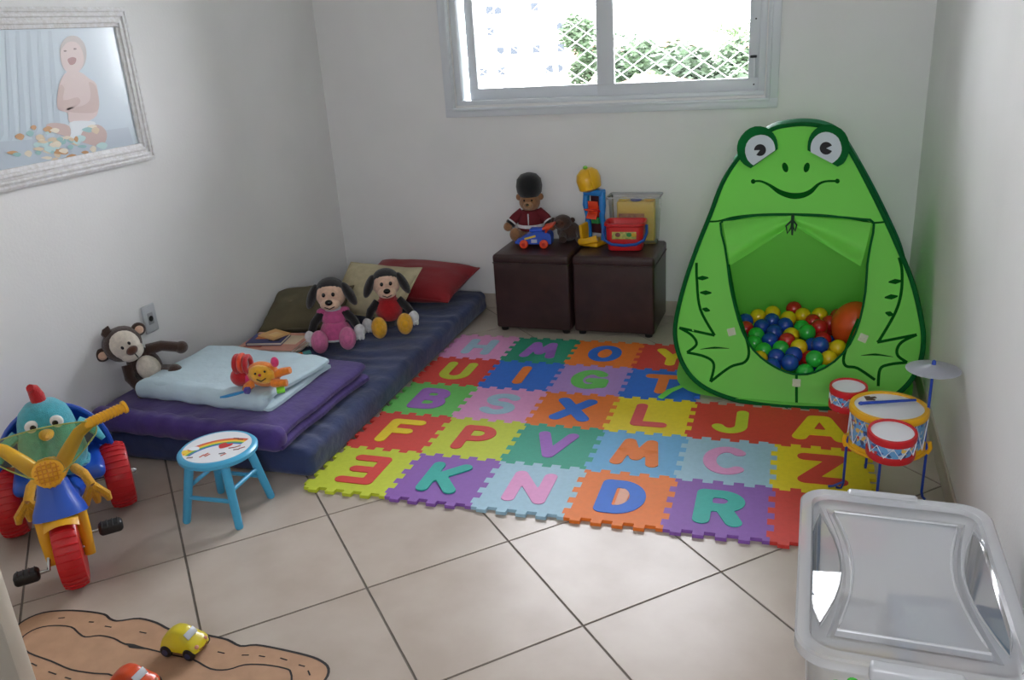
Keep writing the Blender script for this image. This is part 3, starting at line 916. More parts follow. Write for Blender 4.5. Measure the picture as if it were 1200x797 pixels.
# rolled up door flap: two drapes tied in the middle
def flap(cor, seed, d1):
    A, B, C_, D_ = [Vector(tuv(*p)) for p in cor]     # top outer, top centre, bottom centre, bottom outer
    vs = []; fs = []; n = 14
    for i in range(n + 1):
        for j in range(n + 1):
            s_, t_ = i / n, j / n
            p = A.lerp(B, s_).lerp(D_.lerp(C_, s_), t_)
            h = 0.006 + 0.035 * math.sin(math.pi * min(1, t_ * 1.05)) * (1 - 0.55 * s_) + 0.012 * math.sin(9 * t_ + seed + 3 * s_) * t_
            vs.append(T3(p.x, p.y, h))
    for i in range(n):
        for j in range(n):
            o = i * (n + 1) + j; fs.append((o, o + 1, o + n + 2, o + n + 1))
    # fold turned back under the drape
    o0 = len(vs)
    for i in range(n + 1):
        for j in range(5):
            s_, t_ = i / n, j / 4
            p = D_.lerp(C_, s_)
            q = A.lerp(B, s_).lerp(D_.lerp(C_, s_), 1 - 0.45 * t_)
            vs.append(T3(q.x, q.y - d1 * t_ * (1 - s_), 0.006 + 0.012 * math.sin(9 + seed + 3 * s_) - 0.02 * t_))
    for i in range(n):
        for j in range(4):
            o = o0 + i * 5 + j; fs.append((o, o + 1, o + 6, o + 5))
    MB().add(vs, fs).build('door_flap', M_TENT, tent, smooth=60)
flap([(172, 288), (350, 274), (340, 306), (192, 402)], 0.3, 0.02)
flap([(556, 292), (356, 274), (366, 308), (528, 404)], 1.7, 0.02)
kx = tuv(352, 288)
bow = MB()
for dx, dy in ((-0.016, -0.055), (0.012, -0.045), (0.002, -0.06)):
    bow.tube([T3(kx[0], kx[1], .035), T3(kx[0] + dx * 1.4, kx[1] + dy * .5, .05), T3(kx[0] + dx, kx[1] + dy, .04), T3(kx[0] + dx * .2, kx[1] + dy * .6, .045), T3(kx[0], kx[1], .035)], 0.0035, 6)
bow.tube([T3(kx[0], kx[1] + .02, .02), T3(kx[0], kx[1] - .015, .036)], 0.006, 6)
bow.build('tie_cord', mat('tie_dark', (8, 52, 30), 0.6), tent)

# balls
BCOL = {'b': ('blue', (24, 66, 160)), 'y': ('yellow', (228, 190, 24)), 'r': ('red', (192, 32, 34)), 'g': ('green', (46, 172, 62))}
BM = {k: mat('ball_' + n, c, 0.25, coat=0.2) for k, (n, c) in BCOL.items()}
BR = 0.035
balls = [(112, 245, 'b'), (178, 213, 'y'), (295, 185, 'y'), (480, 162, 'r'), (395, 252, 'y'), (510, 207, 'y'), (575, 252, 'r'), (655, 207, 'y'), (745, 257, 'r'), (815, 205, 'r'), (240, 285, 'b'), (312, 270, 'b'),
 (100, 345, 'b'), (172, 362, 'g'), (295, 377, 'b'), (352, 318, 'b'), (430, 372, 'r'), (468, 325, 'y'), (590, 360, 'g'), (672, 325, 'r'), (716, 382, 'r'), (775, 345, 'b'), (188, 420, 'g'), (236, 480, 'g'), (232, 520, 'y'),
 (360, 478, 'g'), (352, 525, 'b'), (325, 575, 'b'), (492, 508, 'b'), (465, 565, 'b'), (520, 455, 'y'), (632, 505, 'r'), (660, 450, 'b'), (620, 565, 'g'), (535, 612, 'g'), (772, 430, 'y'), (800, 475, 'y'), (755, 535, 'y'),
 (855, 495, 'y'), (785, 580, 'y'), (690, 645, 'g'), (148, 305, 'r'), (610, 435, 'b'), (420, 300, 'b'), (845, 430, 'b'), (540, 300, 'g')]
bc = on_y(999.5, 381, 1.36)      # balloon among the balls
BP = []
PZ0, PZS = 0.135, 0.17         # surface of the heap: height and slope
for X, Y, k in balls:
    u, v = 860 + X / 6.667, 340 + Y / 6.667
    d = ray(u, v)
    # z = PZ0 + PZS * (y - 1.12)
    t = (PZ0 + PZS * (CAM_C.y - 1.12) - CAM_C.z) / (d.z - PZS * d.y)
    BP.append([CAM_C + d * t, k])
for it in range(60):
    for i in range(len(BP)):
        for j in range(i):
            dv = BP[i][0] - BP[j][0]; L_ = dv.length
            if L_ < 2 * BR and L_ > 1e-6:
                c_ = dv / L_ * (2 * BR - L_) * 0.5
                BP[i][0] += c_; BP[j][0] -= c_
    for b in BP:
        dv = b[0] - bc
        if dv.length < 0.133 and dv.length > 1e-6: b[0] += dv / dv.length * (0.133 - dv.length)
        lim = TP0.y + 0.42 / 1.06 * (b[0].z) + BR + 0.012     # stay behind the front panel
        if b[0].y < lim: b[0].y = lim
        b[0].x = min(max(b[0].x, 1.2), 1.92)
        b[0].z = max(b[0].z, 0.06)
# lower layers of the heap that carry the visible balls
low = []
for lz in range(3):
    z = 0.058 + lz * 0.0575
    for a in range(14):
        for b_ in range(10):
            p = Vector((1.22 + (a + 0.5 * (lz % 2)) * 0.0712, 1.14 + (b_ + 0.33 * (lz % 2)) * 0.0712, z))
            if p.x > 1.92 or p.y > 1.62 or p.y < TP0.y + 0.42 / 1.06 * z + BR + 0.03 or (p - bc).length < 0.133: continue
            if min((q[0].xy - p.xy).length for q in BP) > 0.05: continue
            if any((q[0] - p).length < 2 * BR - 0.002 for q in BP): continue
            if p.z > PZ0 + PZS * (p.y - 1.12) - 0.05: continue
            low.append((p, random.choice('bygr')))
bmesh_ball = MB().ell((0, 0, 0), BR, seg=20, rings=12)
BD = {}
for k in 'bygr':
    o = bmesh_ball.build('play_ball', BM[k]); BD[k] = o.data; bpy.data.objects.remove(o)
for i, (p, k) in enumerate(BP + low):
    o = bpy.data.objects.new('play_ball', BD[k]); link(o); o.location = p
    tag(o, '%s plastic play ball heaped inside the frog tent' % BCOL[k][0], 'ball', '%s balls in the tent' % BCOL[k][0])
# balloon
bl = thing('balloon', 'orange balloon resting on the balls inside the tent', 'balloon', bc, rot=(0.15, 0.35, 0))
def bfn(p):
    q = p.copy(); k = 1 - 0.16 * max(0, -p.z); q.x *= k; q.y *= k; return q
M_BALLOON = mat('balloon_orange', (226, 84, 32), 0.25, trans=0.1)
MB().ell((0, 0, 0), (0.088, 0.088, 0.104), seg=28, rings=18, fn=bfn).build('balloon_skin', M_BALLOON, bl)
MB().lathe([(0.004, 0), (0.006, -0.006), (0.011, -0.016)], 10, (0, 0, -0.1025)).build('knot', M_BALLOON, bl)

# ------------------------------------------------------------------ framed picture on the left wall
M_FRAMEW = mat('distressed_white_wood', (226, 226, 228), 0.6, rgb2=(212, 210, 208), vscale=60, bump=0.2, bscale=120)
PY0, PY1, PZ_0, PZ_1 = -0.22, 0.632, 1.062, 1.646
pic = thing('framed_picture', 'white wooden framed photograph of a laughing baby hanging above the toy monkey', 'picture', (XL, (PY0 + PY1) / 2, PZ_0))
def lp(u, v, h=0.02):
    p = on_x(u, v, XL + h); return p - Vector(pic.location)
def fr_box(y0, y1, z0, z1, x0, x1, nm='frame_rail', m=M_FRAMEW):
    yc = (PY0 + PY1) / 2
    return MB().box(((x0 + x1) / 2, (y0 + y1) / 2 - yc, (z0 + z1) / 2 - PZ_0), (x1 - x0, y1 - y0, z1 - z0), bev=0.004).build(nm, m, pic)
FW = 0.072
for y0, y1, z0, z1 in ((PY0, PY1, PZ_0, PZ_0 + FW), (PY0, PY1, PZ_1 - FW, PZ_1), (PY0, PY0 + FW, PZ_0 + FW, PZ_1 - FW), (PY1 - FW, PY1, PZ_0 + FW, PZ_1 - FW)):
    r_ = fr_box(y0, y1, z0, z1, 0.001, 0.022)
    hor = (y1 - y0) > (z1 - z0)
    for k, (o, w_, hh) in enumerate(((0.012, 0.010, 0.026), (0.028, 0.012, 0.0285), (0.05, 0.014, 0.027))):
        q = MB(); yc = (PY0 + PY1) / 2
        if hor:
            zz = (z0 + o) if z0 < 1.3 else (z1 - o)
            q.box((hh / 2 + .001, (y0 + y1) / 2 - yc, zz - PZ_0), (hh, y1 - y0 - 2 * o, w_), bev=0.003)
        else:
            yy = (y0 + o) if y0 < 0.1 else (y1 - o)
            q.box((hh / 2 + .001, yy - yc, (z0 + z1) / 2 - PZ_0), (hh, w_, z1 - z0 + 2 * (FW - o)), bev=0.003)
        q.build('moulding', M_FRAMEW, r_)
M_PRINT = lambda n, c: mat('print_' + n, c, 0.3, coat=0.5)
yc = (PY0 + PY1) / 2
pr = MB().box((0.009, 0, (PZ_1 - PZ_0) / 2), (0.01, PY1 - PY0 - 2 * FW + .01, PZ_1 - PZ_0 - 2 * FW + .01)).build('photo_print', M_PRINT('ground', (192, 206, 216)), pic, smooth=0)
def pz(X, Y): return X / 3.32, Y / 3.32
def shape(pts, h, nm, m, sm=True):
    P = smooth_loop(pts, 3) if sm else pts
    q = [lp(*pz(*a), h=0.0145) for a in P]
    yz = [(p.y, p.z) for p in q]
    v, f = fill2d(yz)
    MB().add([(0.0145 + h, p.x, p.y) for p in v], f).build(nm, m, pr, smooth=0)
# curtain folds behind the child
for k in range(9):
    x0 = -150 + k * 42
    shape([(x0, 120), (x0 + 14, 120), (x0 + 34 + k * 2, 520 + (0 if k < 6 else -20)), (x0 + 12 + k * 2, 560)], 0.0002, 'curtain_fold', M_PRINT('fold', (181, 195, 206)), False)
shape([(-160, 560), (100, 545), (300, 520), (500, 495), (520, 560), (300, 600), (0, 665), (-160, 690)], 0.0003, 'print_floor', M_PRINT('floor', (182, 194, 206)), False)
skin = M_PRINT('skin', (212, 192, 188)); skin2 = M_PRINT('skin_shade', (198, 174, 168)); hair = M_PRINT('hair', (186, 176, 172))
shape([(236, 175), (262, 143), (300, 142), (328, 172), (336, 215), (326, 255), (300, 282), (270, 285), (244, 262), (233, 220)], 0.0006, 'print_hair', hair)
shape([(238, 195), (262, 165), (296, 165), (318, 195), (326, 232), (318, 262), (294, 290), (268, 288), (246, 262), (236, 225)], 0.0008, 'print_face', skin)
shape([(260, 280), (310, 280), (345, 305), (375, 330), (382, 400), (375, 450), (330, 475), (270, 475), (262, 440), (225, 425), (222, 380), (232, 320)], 0.0007, 'print_torso', skin)
shape([(345, 320), (372, 335), (385, 395), (375, 435), (320, 440), (270, 435), (262, 420), (310, 415), (345, 395), (352, 360)], 0.0009, 'print_arm', skin2)
shape([(234, 330), (250, 345), (246, 390), (300, 378), (310, 402), (262, 430), (226, 425), (221, 380)], 0.0009, 'print_arm', skin2)
shape([(268, 478), (335, 470), (372, 480), (340, 520), (310, 545), (275, 535)], 0.0008, 'print_nappy', M_PRINT('nappy', (222, 228, 232)))
shape([(180, 485), (215, 478), (268, 490), (272, 530), (235, 525), (190, 505)], 0.0009, 'print_leg', skin2)
shape([(330, 500), (380, 485), (412, 510), (412, 545), (390, 570), (340, 560), (310, 545)], 0.001, 'print_leg', skin2)
for a, b in ((252, 198), (290, 190)):
    shape([(a - 6, b), (a, b - 3), (a + 8, b), (a, b + 4)], 0.001, 'print_eye', M_PRINT('eye', (120, 96, 92)))
shape([(262, 232), (280, 222), (296, 228), (290, 248), (272, 252)], 0.001, 'print_mouth', M_PRINT('mouth', (160, 110, 108)))
rr = random.Random(3)
cols = [M_PRINT('cake%d' % i, c) for i, c in enumerate(((214, 196, 168), (186, 214, 214), (196, 150, 104), (226, 216, 196), (150, 190, 190)))]
for k in range(60):
    cx, cy = rr.gauss(215, 75), rr.gauss(565, 30)
    if cy > 668 - cx * 0.2: cy = 650 - cx * 0.2
    r1, r2 = rr.uniform(8, 24), rr.uniform(6, 14)
    shape([(cx - r1, cy), (cx, cy - r2), (cx + r1, cy - r2 * .3), (cx + r1 * .4, cy + r2)], 0.0011 + k * 0.00002, 'print_cake', cols[k % 5])

# wall socket
so = thing('wall_socket', 'light grey wall socket plate above the toy monkey', 'socket', (XL, 0.424, 0.432))
MB().rbox((0.005, 0, 0), (0.010, 0.072, 0.118), 0.004, 2).build('plate', mat('socket_grey', (186, 190, 194), 0.4), so)
MB().rbox((0.0095, 0, 0), (0.004, 0.03, 0.05), 0.0015, 1).build('insert', mat('socket_insert', (150, 152, 156), 0.4), so)
MB().lathe([(0.0, 0.0), (0.012, 0.0), (0.012, 0.0015)], 16, (0.0112, 0, 0), (1, 0, 0)).build('socket_hole', M_BLACK, so)

# ------------------------------------------------------------------ bedding
def pillow(name, label, W, D, H, loc, rot, m, seed=0, cat='pillow', flange=0.0):
    n = 22; vs = []; fs = []
    def pt(i, j, s_):
        u, v = -1 + 2 * i / n, -1 + 2 * j / n
        k = max(0, (1 - abs(u) ** 2.6)) ** 0.5 * max(0, (1 - abs(v) ** 2.6)) ** 0.5
        # pinch the sides in between the corners
        x = u * W / 2 * (1 - 0.055 * (1 - v * v) * abs(u)); y = v * D / 2 * (1 - 0.055 * (1 - u * u) * abs(v))
        z = s_ * H / 2 * k * (1 + 0.10 * noise.noise(Vector((u * 1.7 + seed, v * 1.7, s_)))) + 0.005 * fbm((u * 3 + seed, v * 3, s_ * 2)) * min(1, k * 3)
        return (x, y, z + 0.006 * fbm((u, v, seed + 5)))
    ix = {}
    for s_ in (1, -1):
        for i in range(n + 1):
            for j in range(n + 1):
                edge = i in (0, n) or j in (0, n)
                if s_ == -1 and edge: ix[(s_, i, j)] = ix[(1, i, j)]; continue
                ix[(s_, i, j)] = len(vs); vs.append(pt(i, j, s_))
        for i in range(n):
            for j in range(n):
                a, b, c_, d = ix[(s_, i, j)], ix[(s_, i + 1, j)], ix[(s_, i + 1, j + 1)], ix[(s_, i, j + 1)]
                fs.append((a, b, c_, d) if s_ == 1 else (d, c_, b, a))
    t = thing(name, label, cat, loc, rot=rot, group='pillows on the mattress')
    MB().add(vs, fs).build('cover', m, t, smooth=80)
    per = [pt(i, 0, 1) for i in range(n)] + [pt(n, j, 1) for j in range(n)] + [pt(i, n, 1) for i in range(n, 0, -1)] + [pt(0, j, 1) for j in range(n, 0, -1)]
    MB().tube(per, 0.0035, 6, closed=True).build('seam', m, t)
    return t
M_REDF = mat('red_cotton', (140, 16, 28), 0.85, bump=0.15, bscale=60, sheen=0.15)
M_BEIGE = mat('beige_cotton', (190, 178, 146), 0.85, var=0.1, vscale=25, bump=0.2, bscale=60)
M_OLIVE = mat('olive_cotton', (92, 84, 62), 0.85, var=0.12, vscale=14, bump=0.2, bscale=50)
MT = 0.125     # mattress top
pillow('pillow', 'plump dark red pillow lying against the back wall', 0.62, 0.42, 0.15, (-0.455, 1.80, MT + 0.088), (0.16, 0.03, -0.05), M_REDF, 1)
pillow('pillow', 'beige patterned pillow propped behind the plush toys', 0.44, 0.34, 0.11, (-0.535, 1.495, MT + 0.12), (0.62, 0.02, -0.08), M_BEIGE, 2)
pillow('pillow', 'olive brown pillow lying behind the pile of books', 0.42, 0.34, 0.14, (-0.79, 1.25, MT + 0.088), (0.34, -0.06, 0.2), M_OLIVE, 3)

def folded(name, label, W, D, Z0, layers, th, loc, rz, m, seed, r=0.02, skew=0.0, droop=None):
    """a quilt folded in several layers, rounded fold at the front, loose ends at the right"""
    t = thing(name, label, 'blanket', (loc[0], loc[1], Z0), rz)
    for k in range(layers):
        rnd = random.Random(seed * 10 + k)
        w_, d_ = W * (1 - 0.015 * k) - rnd.uniform(0, .015), D * (1 - 0.02 * k) - rnd.uniform(0, .015)
        def fn(p, k=k, w_=w_, d_=d_):
            q = p.copy()
            q.z += 0.007 * fbm((p.x * 3, p.y * 3, seed + k * .6)) + 0.0035 * math.sin(p.x * 38 + 6 * fbm((p.x * 2, p.y * 2, seed + k))) * (0.3 + abs(p.y / d_))
            e = max(0, abs(2 * p.x / w_) - 0.72) / 0.28
            q.z -= 0.010 * e * (1 if p.z > 0 else -0.2)
            q.x += 0.012 * fbm((p.y * 4, k * 3, seed)) * (abs(2 * p.x / w_) > .9) + skew * p.y
            q.y += 0.010 * fbm((p.x * 4, k * 3, seed + 3)) * (abs(2 * p.y / d_) > .9)
            if droop: q.z -= droop(p) 
            return q
        MB().rbox((rnd.uniform(-.008, .008), rnd.uniform(-.006, .006), th / 2 + k * th * 0.94), (w_, d_, th), min(r, th * .48), 4, fn=fn, sub=(40, 30, 2)).build('fold_layer', m, t, smooth=70)
    def fr(p):
        q = p.copy(); q.x += skew * (p.y - D / 2)
        q.z += 0.004 * fbm((p.x * 4, p.z * 6, seed + 7)) + 0.0025 * math.sin(p.x * 55 + 5 * fbm((p.x * 2, 1, seed)))
        q.y += 0.006 * fbm((p.x * 5, p.z * 8, seed + 2))
        return q
    hh = th * (1 + 0.94 * (layers - 1))
    MB().rbox((-.006, -D / 2 + 0.03, hh / 2 + .001), (W * 0.985, 0.085, hh * 1.01), hh * .46, 4, fn=fr, sub=(60, 2, 2)).build('front_fold', m, t, smooth=80)
    return t
M_PURPLE = mat('purple_cotton', (66, 44, 118), 0.85, var=0.15, vscale=12, bump=0.5, bscale=20, sheen=0.2)
M_LBLUE = mat('pale_blue_cotton', (184, 206, 216), 0.85, var=0.04, vscale=10, bump=0.6, bscale=20, sheen=0.1)
folded('purple_blanket', 'thick purple blanket folded over the near end of the mattress', 0.88, 0.68, MT - 0.0, 2, 0.045, (-0.545, 0.325), -0.01, M_PURPLE, 4, skew=-0.03)
folded('pale_blue_quilt', 'pale blue quilt folded on top of the purple blanket', 0.63, 0.44, MT + 0.088, 2, 0.036, (-0.54, 0.335), -0.04, M_LBLUE, 9, skew=-0.02)

# ------------------------------------------------------------------ books on the mattress
M_PAPER = mat('paper', (226, 220, 206), 0.8)
def book(label, W, D, H, loc, rz, cov, art=()):
    t = thing('picture_book', label, 'book', loc, rz, 'children books on the mattress')
    MB().box((0, 0, H / 2), (W - .006, D - .006, H - .003)).build('pages', M_PAPER, t, smooth=0)
    m = mat('cover_' + '_'.join(map(str, cov)), cov, 0.35)
    c_ = MB().box((0, 0, H - .0007), (W, D, .0018)); c_.box((0, 0, .0009), (W, D, .0018)); c_.box((-W / 2 + .001, 0, H / 2), (.002, D, H - .002))
    co = c_.build('cover', m, t, smooth=0)
    for k, (x, y, a, b, col) in enumerate(art):
        MB().rbox((x * W, y * D, H + .0005 + k * .0002), (a * W, b * D, .0012), .0005, 1).build('cover_art', mat('art_' + '_'.join(map(str, col)), col, .4), co)
    return t
bz = MT + 0.002
book('large white book with a green edge at the bottom of the pile', 0.30, 0.27, 0.014, (-0.765, 0.90, bz), 0.12, (60, 110, 88))
book('cream hardback picture book lying under the pink one', 0.30, 0.235, 0.012, (-0.755, 0.91, bz + .015), -0.08, (222, 210, 188), ((0, 0, .7, .6, (200, 180, 150)),))
book('pink and cream picture book near the top of the pile', 0.29, 0.23, 0.012, (-0.755, 0.905, bz + .0285), 0.10, (214, 150, 132), ((.2, .1, .45, .5, (228, 206, 176)), (-.25, -.2, .3, .35, (176, 96, 84))))
book('small dark blue board book topped with orange card', 0.17, 0.13, 0.014, (-0.785, 0.90, bz + .0425), 0.22, (34, 50, 120), ((-.1, .1, .5, .4, (210, 120, 60)), (.25, -.15, .3, .4, (30, 30, 40))))
book('little orange covered booklet lying on the board book', 0.12, 0.10, 0.006, (-0.775, 0.935, bz + .0585), -0.35, (222, 168, 98), ((.1, 0, .5, .5, (236, 196, 130)),))
mk = thing('marker_pen', 'fat orange marker pen with a teal cap beside the books', 'pen', (-0.575, 0.80, bz + .016), 0.85)
MB().rcyl((-0.065, 0, 0), (0.03, 0, 0), 0.014, 0.004).build('barrel', mat('marker_orange', (232, 104, 30), .4), mk)
MB().rcyl((0.03, 0, 0), (0.068, 0, 0), 0.0155, 0.004).build('cap', mat('marker_teal', (70, 150, 150), .4), mk)

# ------------------------------------------------------------------ plush toys
def plush_mat(n, c): return mat('plush_' + n, c, 0.95, var=0.12, vscale=60, bump=0.5, bscale=300, sheen=0.35)
P_DARK = plush_mat('dark', (26, 24, 26)); P_CREAM = plush_mat('cream', (228, 190, 164)); P_WHITE = plush_mat('white', (224, 224, 226))
P_PINK = plush_mat('pink', (214, 112, 158)); P_PINKD = plush_mat('pink_dress', (208, 92, 148)); P_YEL = plush_mat('yellow', (226, 166, 30))
P_RED = plush_mat('red', (186, 22, 32)); P_BROWN = plush_mat('brown', (62, 40, 30)); P_IVORY = plush_mat('ivory', (220, 210, 194)); P_NOSE = plush_mat('nose', (88, 52, 34))
P_TAN = plush_mat('tan', (158, 112, 74)); P_ORANGE = plush_mat('orange', (232, 128, 30)); P_BLUE = plush_mat('turquoise', (70, 172, 190))
M_BEAD = mat('black_bead', (10, 10, 12), 0.15)

def E_(mb, c, r, rot=None, **k): return MB().ell(c, r, rot, **k) if mb is None else mb.ell(c, r, rot, **k)
def puppy(name, label, loc, rz, sc, body_m, dress_m, feet_m, skirt, seed):
    """seated plush puppy with drooping ears; looks along -y in its own frame"""
    t = thing(name, label, 'plush toy', loc, rz); t.scale = (sc, sc, sc)
    MB().ell((0, 0.01, 0.085), (0.058, 0.05, 0.085)).build('body', body_m, t)
    if skirt:
        MB().lathe([(0.05, 0.10), (0.066, 0.07), (0.085, 0.03), (0.08, 0.024), (0.045, 0.03)], 24, (0, 0.0, 0.0)).build('skirt', dress_m, t)
        MB().tube([(.083 * math.cos(a * .2618), .083 * math.sin(a * .2618), .029) for a in range(24)], .005, 6, closed=True).build('hem', P_WHITE, t)
        MB().ell((0, 0.008, 0.115), (0.06, 0.053, 0.048)).build('dress_top', dress_m, t)
        MB().tube([(.03 * math.cos(a * .524), .006 + .03 * math.sin(a * .524), .16) for a in range(12)], .009, 8, closed=True).build('collar', P_WHITE, t)
        for s_ in (-1, 1): MB().ell((s_ * .052, 0.005, .143), (.024, .026, .02)).build('sleeve', dress_m, t)
    else:
        MB().ell((0, 0.008, 0.095), (0.067, 0.06, 0.072)).build('jumper', dress_m, t)
        MB().tube([(.034 * math.cos(a * .524), .006 + .034 * math.sin(a * .524), .16) for a in range(12)], .009, 8, closed=True).build('collar', dress_m, t)
    # legs and feet
    for s_, dx, up in ((-1, 0.0, 0.0), (1, 0.012, 0.006)):
        MB().tube([(s_ * .035, 0, .03), (s_ * (.05 + dx), -.06, .034), (s_ * (.055 + dx), -.115, .036)], [.026, .021, .02], 12).build('leg', body_m if not skirt else P_DARK, t)
        f = MB().ell((s_ * (.056 + dx), -.14, .052 + up), (.038, .04, .052), (-.25, 0, s_ * -.12)).build('foot', feet_m, t)
        MB().ell((s_ * (.056 + dx), -.174, .06 + up), (.018, .008, .022), (-.25, 0, 0)).build('foot_pad', feet_m, t)
    # arms
    for s_, p in ((-1, ((-.05, 0, .14), (-.09, -.015, .10), (-.105, -.035, .06))), (1, ((.05, 0, .14), (.088, -.02, .105), (.108, -.045, .075)))):
        MB().tube(p, [.022, .02, .018], 12).build('arm', body_m if not skirt else P_DARK, t)
        h = MB().ell((p[2][0] + s_ * .006, p[2][1] - .008, p[2][2] - .018), (.027, .026, .034)).build('paw', P_WHITE, t)
        for q in (-1, 0, 1): MB().ell((p[2][0] + s_ * .006 + q * .014, p[2][1] - .026, p[2][2] - .04), (.009, .012, .014)).build('toe', P_WHITE, h)
    # head
    hz = .225
    hd_ = MB().ell((0, 0.005, hz), (.068, .064, .066)).build('head', P_CREAM, t)
    MB().ell((0, .014, hz + .02), (.066, .06, .056)).build('cap_patch', P_DARK, hd_)
    MB().ell((0, -.052, hz - .03), (.046, .034, .027)).build('muzzle', P_CREAM, hd_)
    MB().ell((0, -.088, hz - .012), (.017, .013, .013)).build('nose', M_BEAD, hd_)
    MB().tube([(-.022, -.082, hz - .034), (0, -.088, hz - .042), (.022, -.082, hz - .034)], .0022, 6).build('mouth', M_BEAD, hd_)
    for s_ in (-1, 1):
        MB().ell((s_ * .021, -.072, hz + .02), (.008, .006, .010)).build('eye', M_BEAD, hd_)
        MB().ell((s_ * .083, -0.004, hz - .002), (.022, .032, .062), (0.1, s_ * -.42, 0)).build('ear', P_DARK, hd_)
    return t
puppy('plush_puppy', 'plush puppy toy in a pink dress with pink feet', (-0.52, 1.065, MT - .002), 0.42, 1.04, P_DARK, P_PINKD, P_PINK, True, 1)
puppy('plush_puppy', 'plush puppy toy in a red jumper with yellow feet', (-0.345, 1.29, MT - .002), 0.5, 1.0, P_DARK, P_RED, P_YEL, False, 2)

# brown monkey against the left wall
def monkey():
    z0 = MT + .088
    t = thing('plush_monkey', 'dark brown plush monkey with cream face slumped beneath the wall socket', 'plush toy', (-0.89, 0.29, z0), 0.95, rot=(0, -0.44, 0.95))
    MB().ell((0, .01, .085), (.062, .052, .085)).build('body', P_BROWN, t)
    MB().ell((0.004, -.026, .08), (.045, .034, .058)).build('belly', P_IVORY, t)
    for s_, p in ((-1, ((-.05, 0, .13), (-.075, -.02, .09), (-.07, -.05, .045), (-.055, -.07, .02))), (1, ((.045, 0, .135), (.095, -.015, .12), (.135, -.03, .085), (.15, -.035, .072)))):
        a = MB().tube(p, [.024, .021, .021, .022], 12).build('arm', P_BROWN, t)
        MB().ell(p[3], (.027, .027, .025)).build('hand', P_BROWN, a)
    for s_ in (-1, 1):
        MB().tube([(s_ * .035, -.01, .03), (s_ * .06, -.06, .03), (s_ * .07, -.10, .03)], [.028, .025, .024], 12).build('leg', P_BROWN, t)
        MB().ell((s_ * .072, -.115, .034), (.028, .032, .034)).build('foot', P_BROWN, t)
    hz = .215
    h = MB().ell((-.012, .0, hz), (.076, .068, .07)).build('head', P_BROWN, t)
    MB().ell((-.008, -.034, hz + .002), (.058, .044, .06)).build('face', P_IVORY, h)
    MB().ell((-.004, -.046, hz - .034), (.048, .036, .034)).build('muzzle', P_IVORY, h)
    MB().ell((0.0, -.083, hz - .016), (.023, .015, .017)).build('nose', P_NOSE, h)
    MB().tube([(0, -.082, hz - .03), (0, -.08, hz - .055)], .0018, 6).build('mouth', M_BEAD, h)
    for s_ in (-1, 1):
        MB().ell((-.006 + s_ * .015, -.076, hz + .012), (.0055, .004, .0075)).build('eye', M_BEAD, h)
        e = MB().ell((-.012 + s_ * .082, .0, hz + .01), (.028, .015, .028)).build('ear', P_BROWN, h)
        MB().ell((-.012 + s_ * .083, -.012, hz + .01), (.017, .007, .017)).build('inner_ear', P_CREAM, e)
    tf = MB()
    for k in range(4): tf.tube([(-.03 + k * .004, .0, hz + .055), (-.036 + k * .005, .0, hz + .078), (-.03 + k * .007, -.004, hz + .092)], [.018, .013, .003], 8)
    tf.build('tuft', P_BROWN, h)
monkey()

# orange cuddly toy on the quilt
def cuddle():
    z0 = MT + .088 + .072
    p = on_z(306, 443, z0 + .03)
    t = thing('soft_activity_toy', 'orange smiling soft activity toy with red ringed arm on the pale blue quilt', 'plush toy', (p.x, p.y, z0), 0.35)
    b = MB().ell((.012, 0, .045), (.062, .04, .048), (0, .3, 0)).build('body', P_ORANGE, t)
    MB().ell((.012, -.02, .052), (.05, .028, .036), (0, .3, 0)).build('face', plush_mat('amber', (232, 170, 40)), b)
    for x, z in ((-.004, .066), (.032, .072)): MB().ell((x, -.046, z), .0042).build('eye', M_BEAD, b)
    MB().tube([(-.002, -.047, .044), (.014, -.05, .036), (.032, -.047, .046)], .0022, 6).build('mouth', M_BEAD, b)
    MB().ell((.012, -.048, .06), .006).build('nose', P_RED, b)
    for x, z in ((.062, .092), (-.048, .03)): MB().ell((x, -.006, z), (.015, .011, .02)).build('ear', plush_mat('hot_pink', (222, 60, 120)), t)
    MB().ell((-.078, .012, .036), (.038, .036, .036)).build('red_ball', P_RED, t)
    for k, (x, z, c_) in enumerate(((-.078, .092, P_RED), (-.06, .094, plush_mat('red_orange', (226, 66, 30))), (-.04, .088, P_RED))):
        MB().tube([(x + .004 * math.cos(a * .524), .028 * math.cos(a * .524) - .0, z + .03 * math.sin(a * .524)) for a in range(12)], .0095, 8, closed=True).build('ring', c_, t)
    for pts in (((.05, -.01, .04), (.085, -.015, .055), (.118, -.02, .062)), ((.05, -.03, .02), (.08, -.04, .02), (.105, -.042, .022)), ((-.03, -.03, .02), (-.04, -.05, .018), (-.042, -.065, .014))):
        MB().tube(pts, [.017, .0155, .013], 10).build('limb', P_ORANGE, t)
    MB().rbox((.088, -.075, .008), (.03, .05, .009), .004, 2, rot=(0, 0, .3)).build('green_teether', mat('teether_green', (110, 200, 50), .3), t)
    MB().tube([(-.042, -.066, .012), (-.03, -.07, .012)], .014, 8).build('purple_cuff', plush_mat('indigo', (70, 50, 150)), t)
    MB().tube([(-.045, -.07, .009), (-.075, -.085, .008), (-.105, -.10, .007), (-.125, -.105, .007)], [.008, .011, .01, .006], 8, flat=.5).build('blue_ribbon', plush_mat('azure', (40, 140, 200)), t)
cuddle()

# ------------------------------------------------------------------ toys on the ottomans
ZO = OT + 0.0115
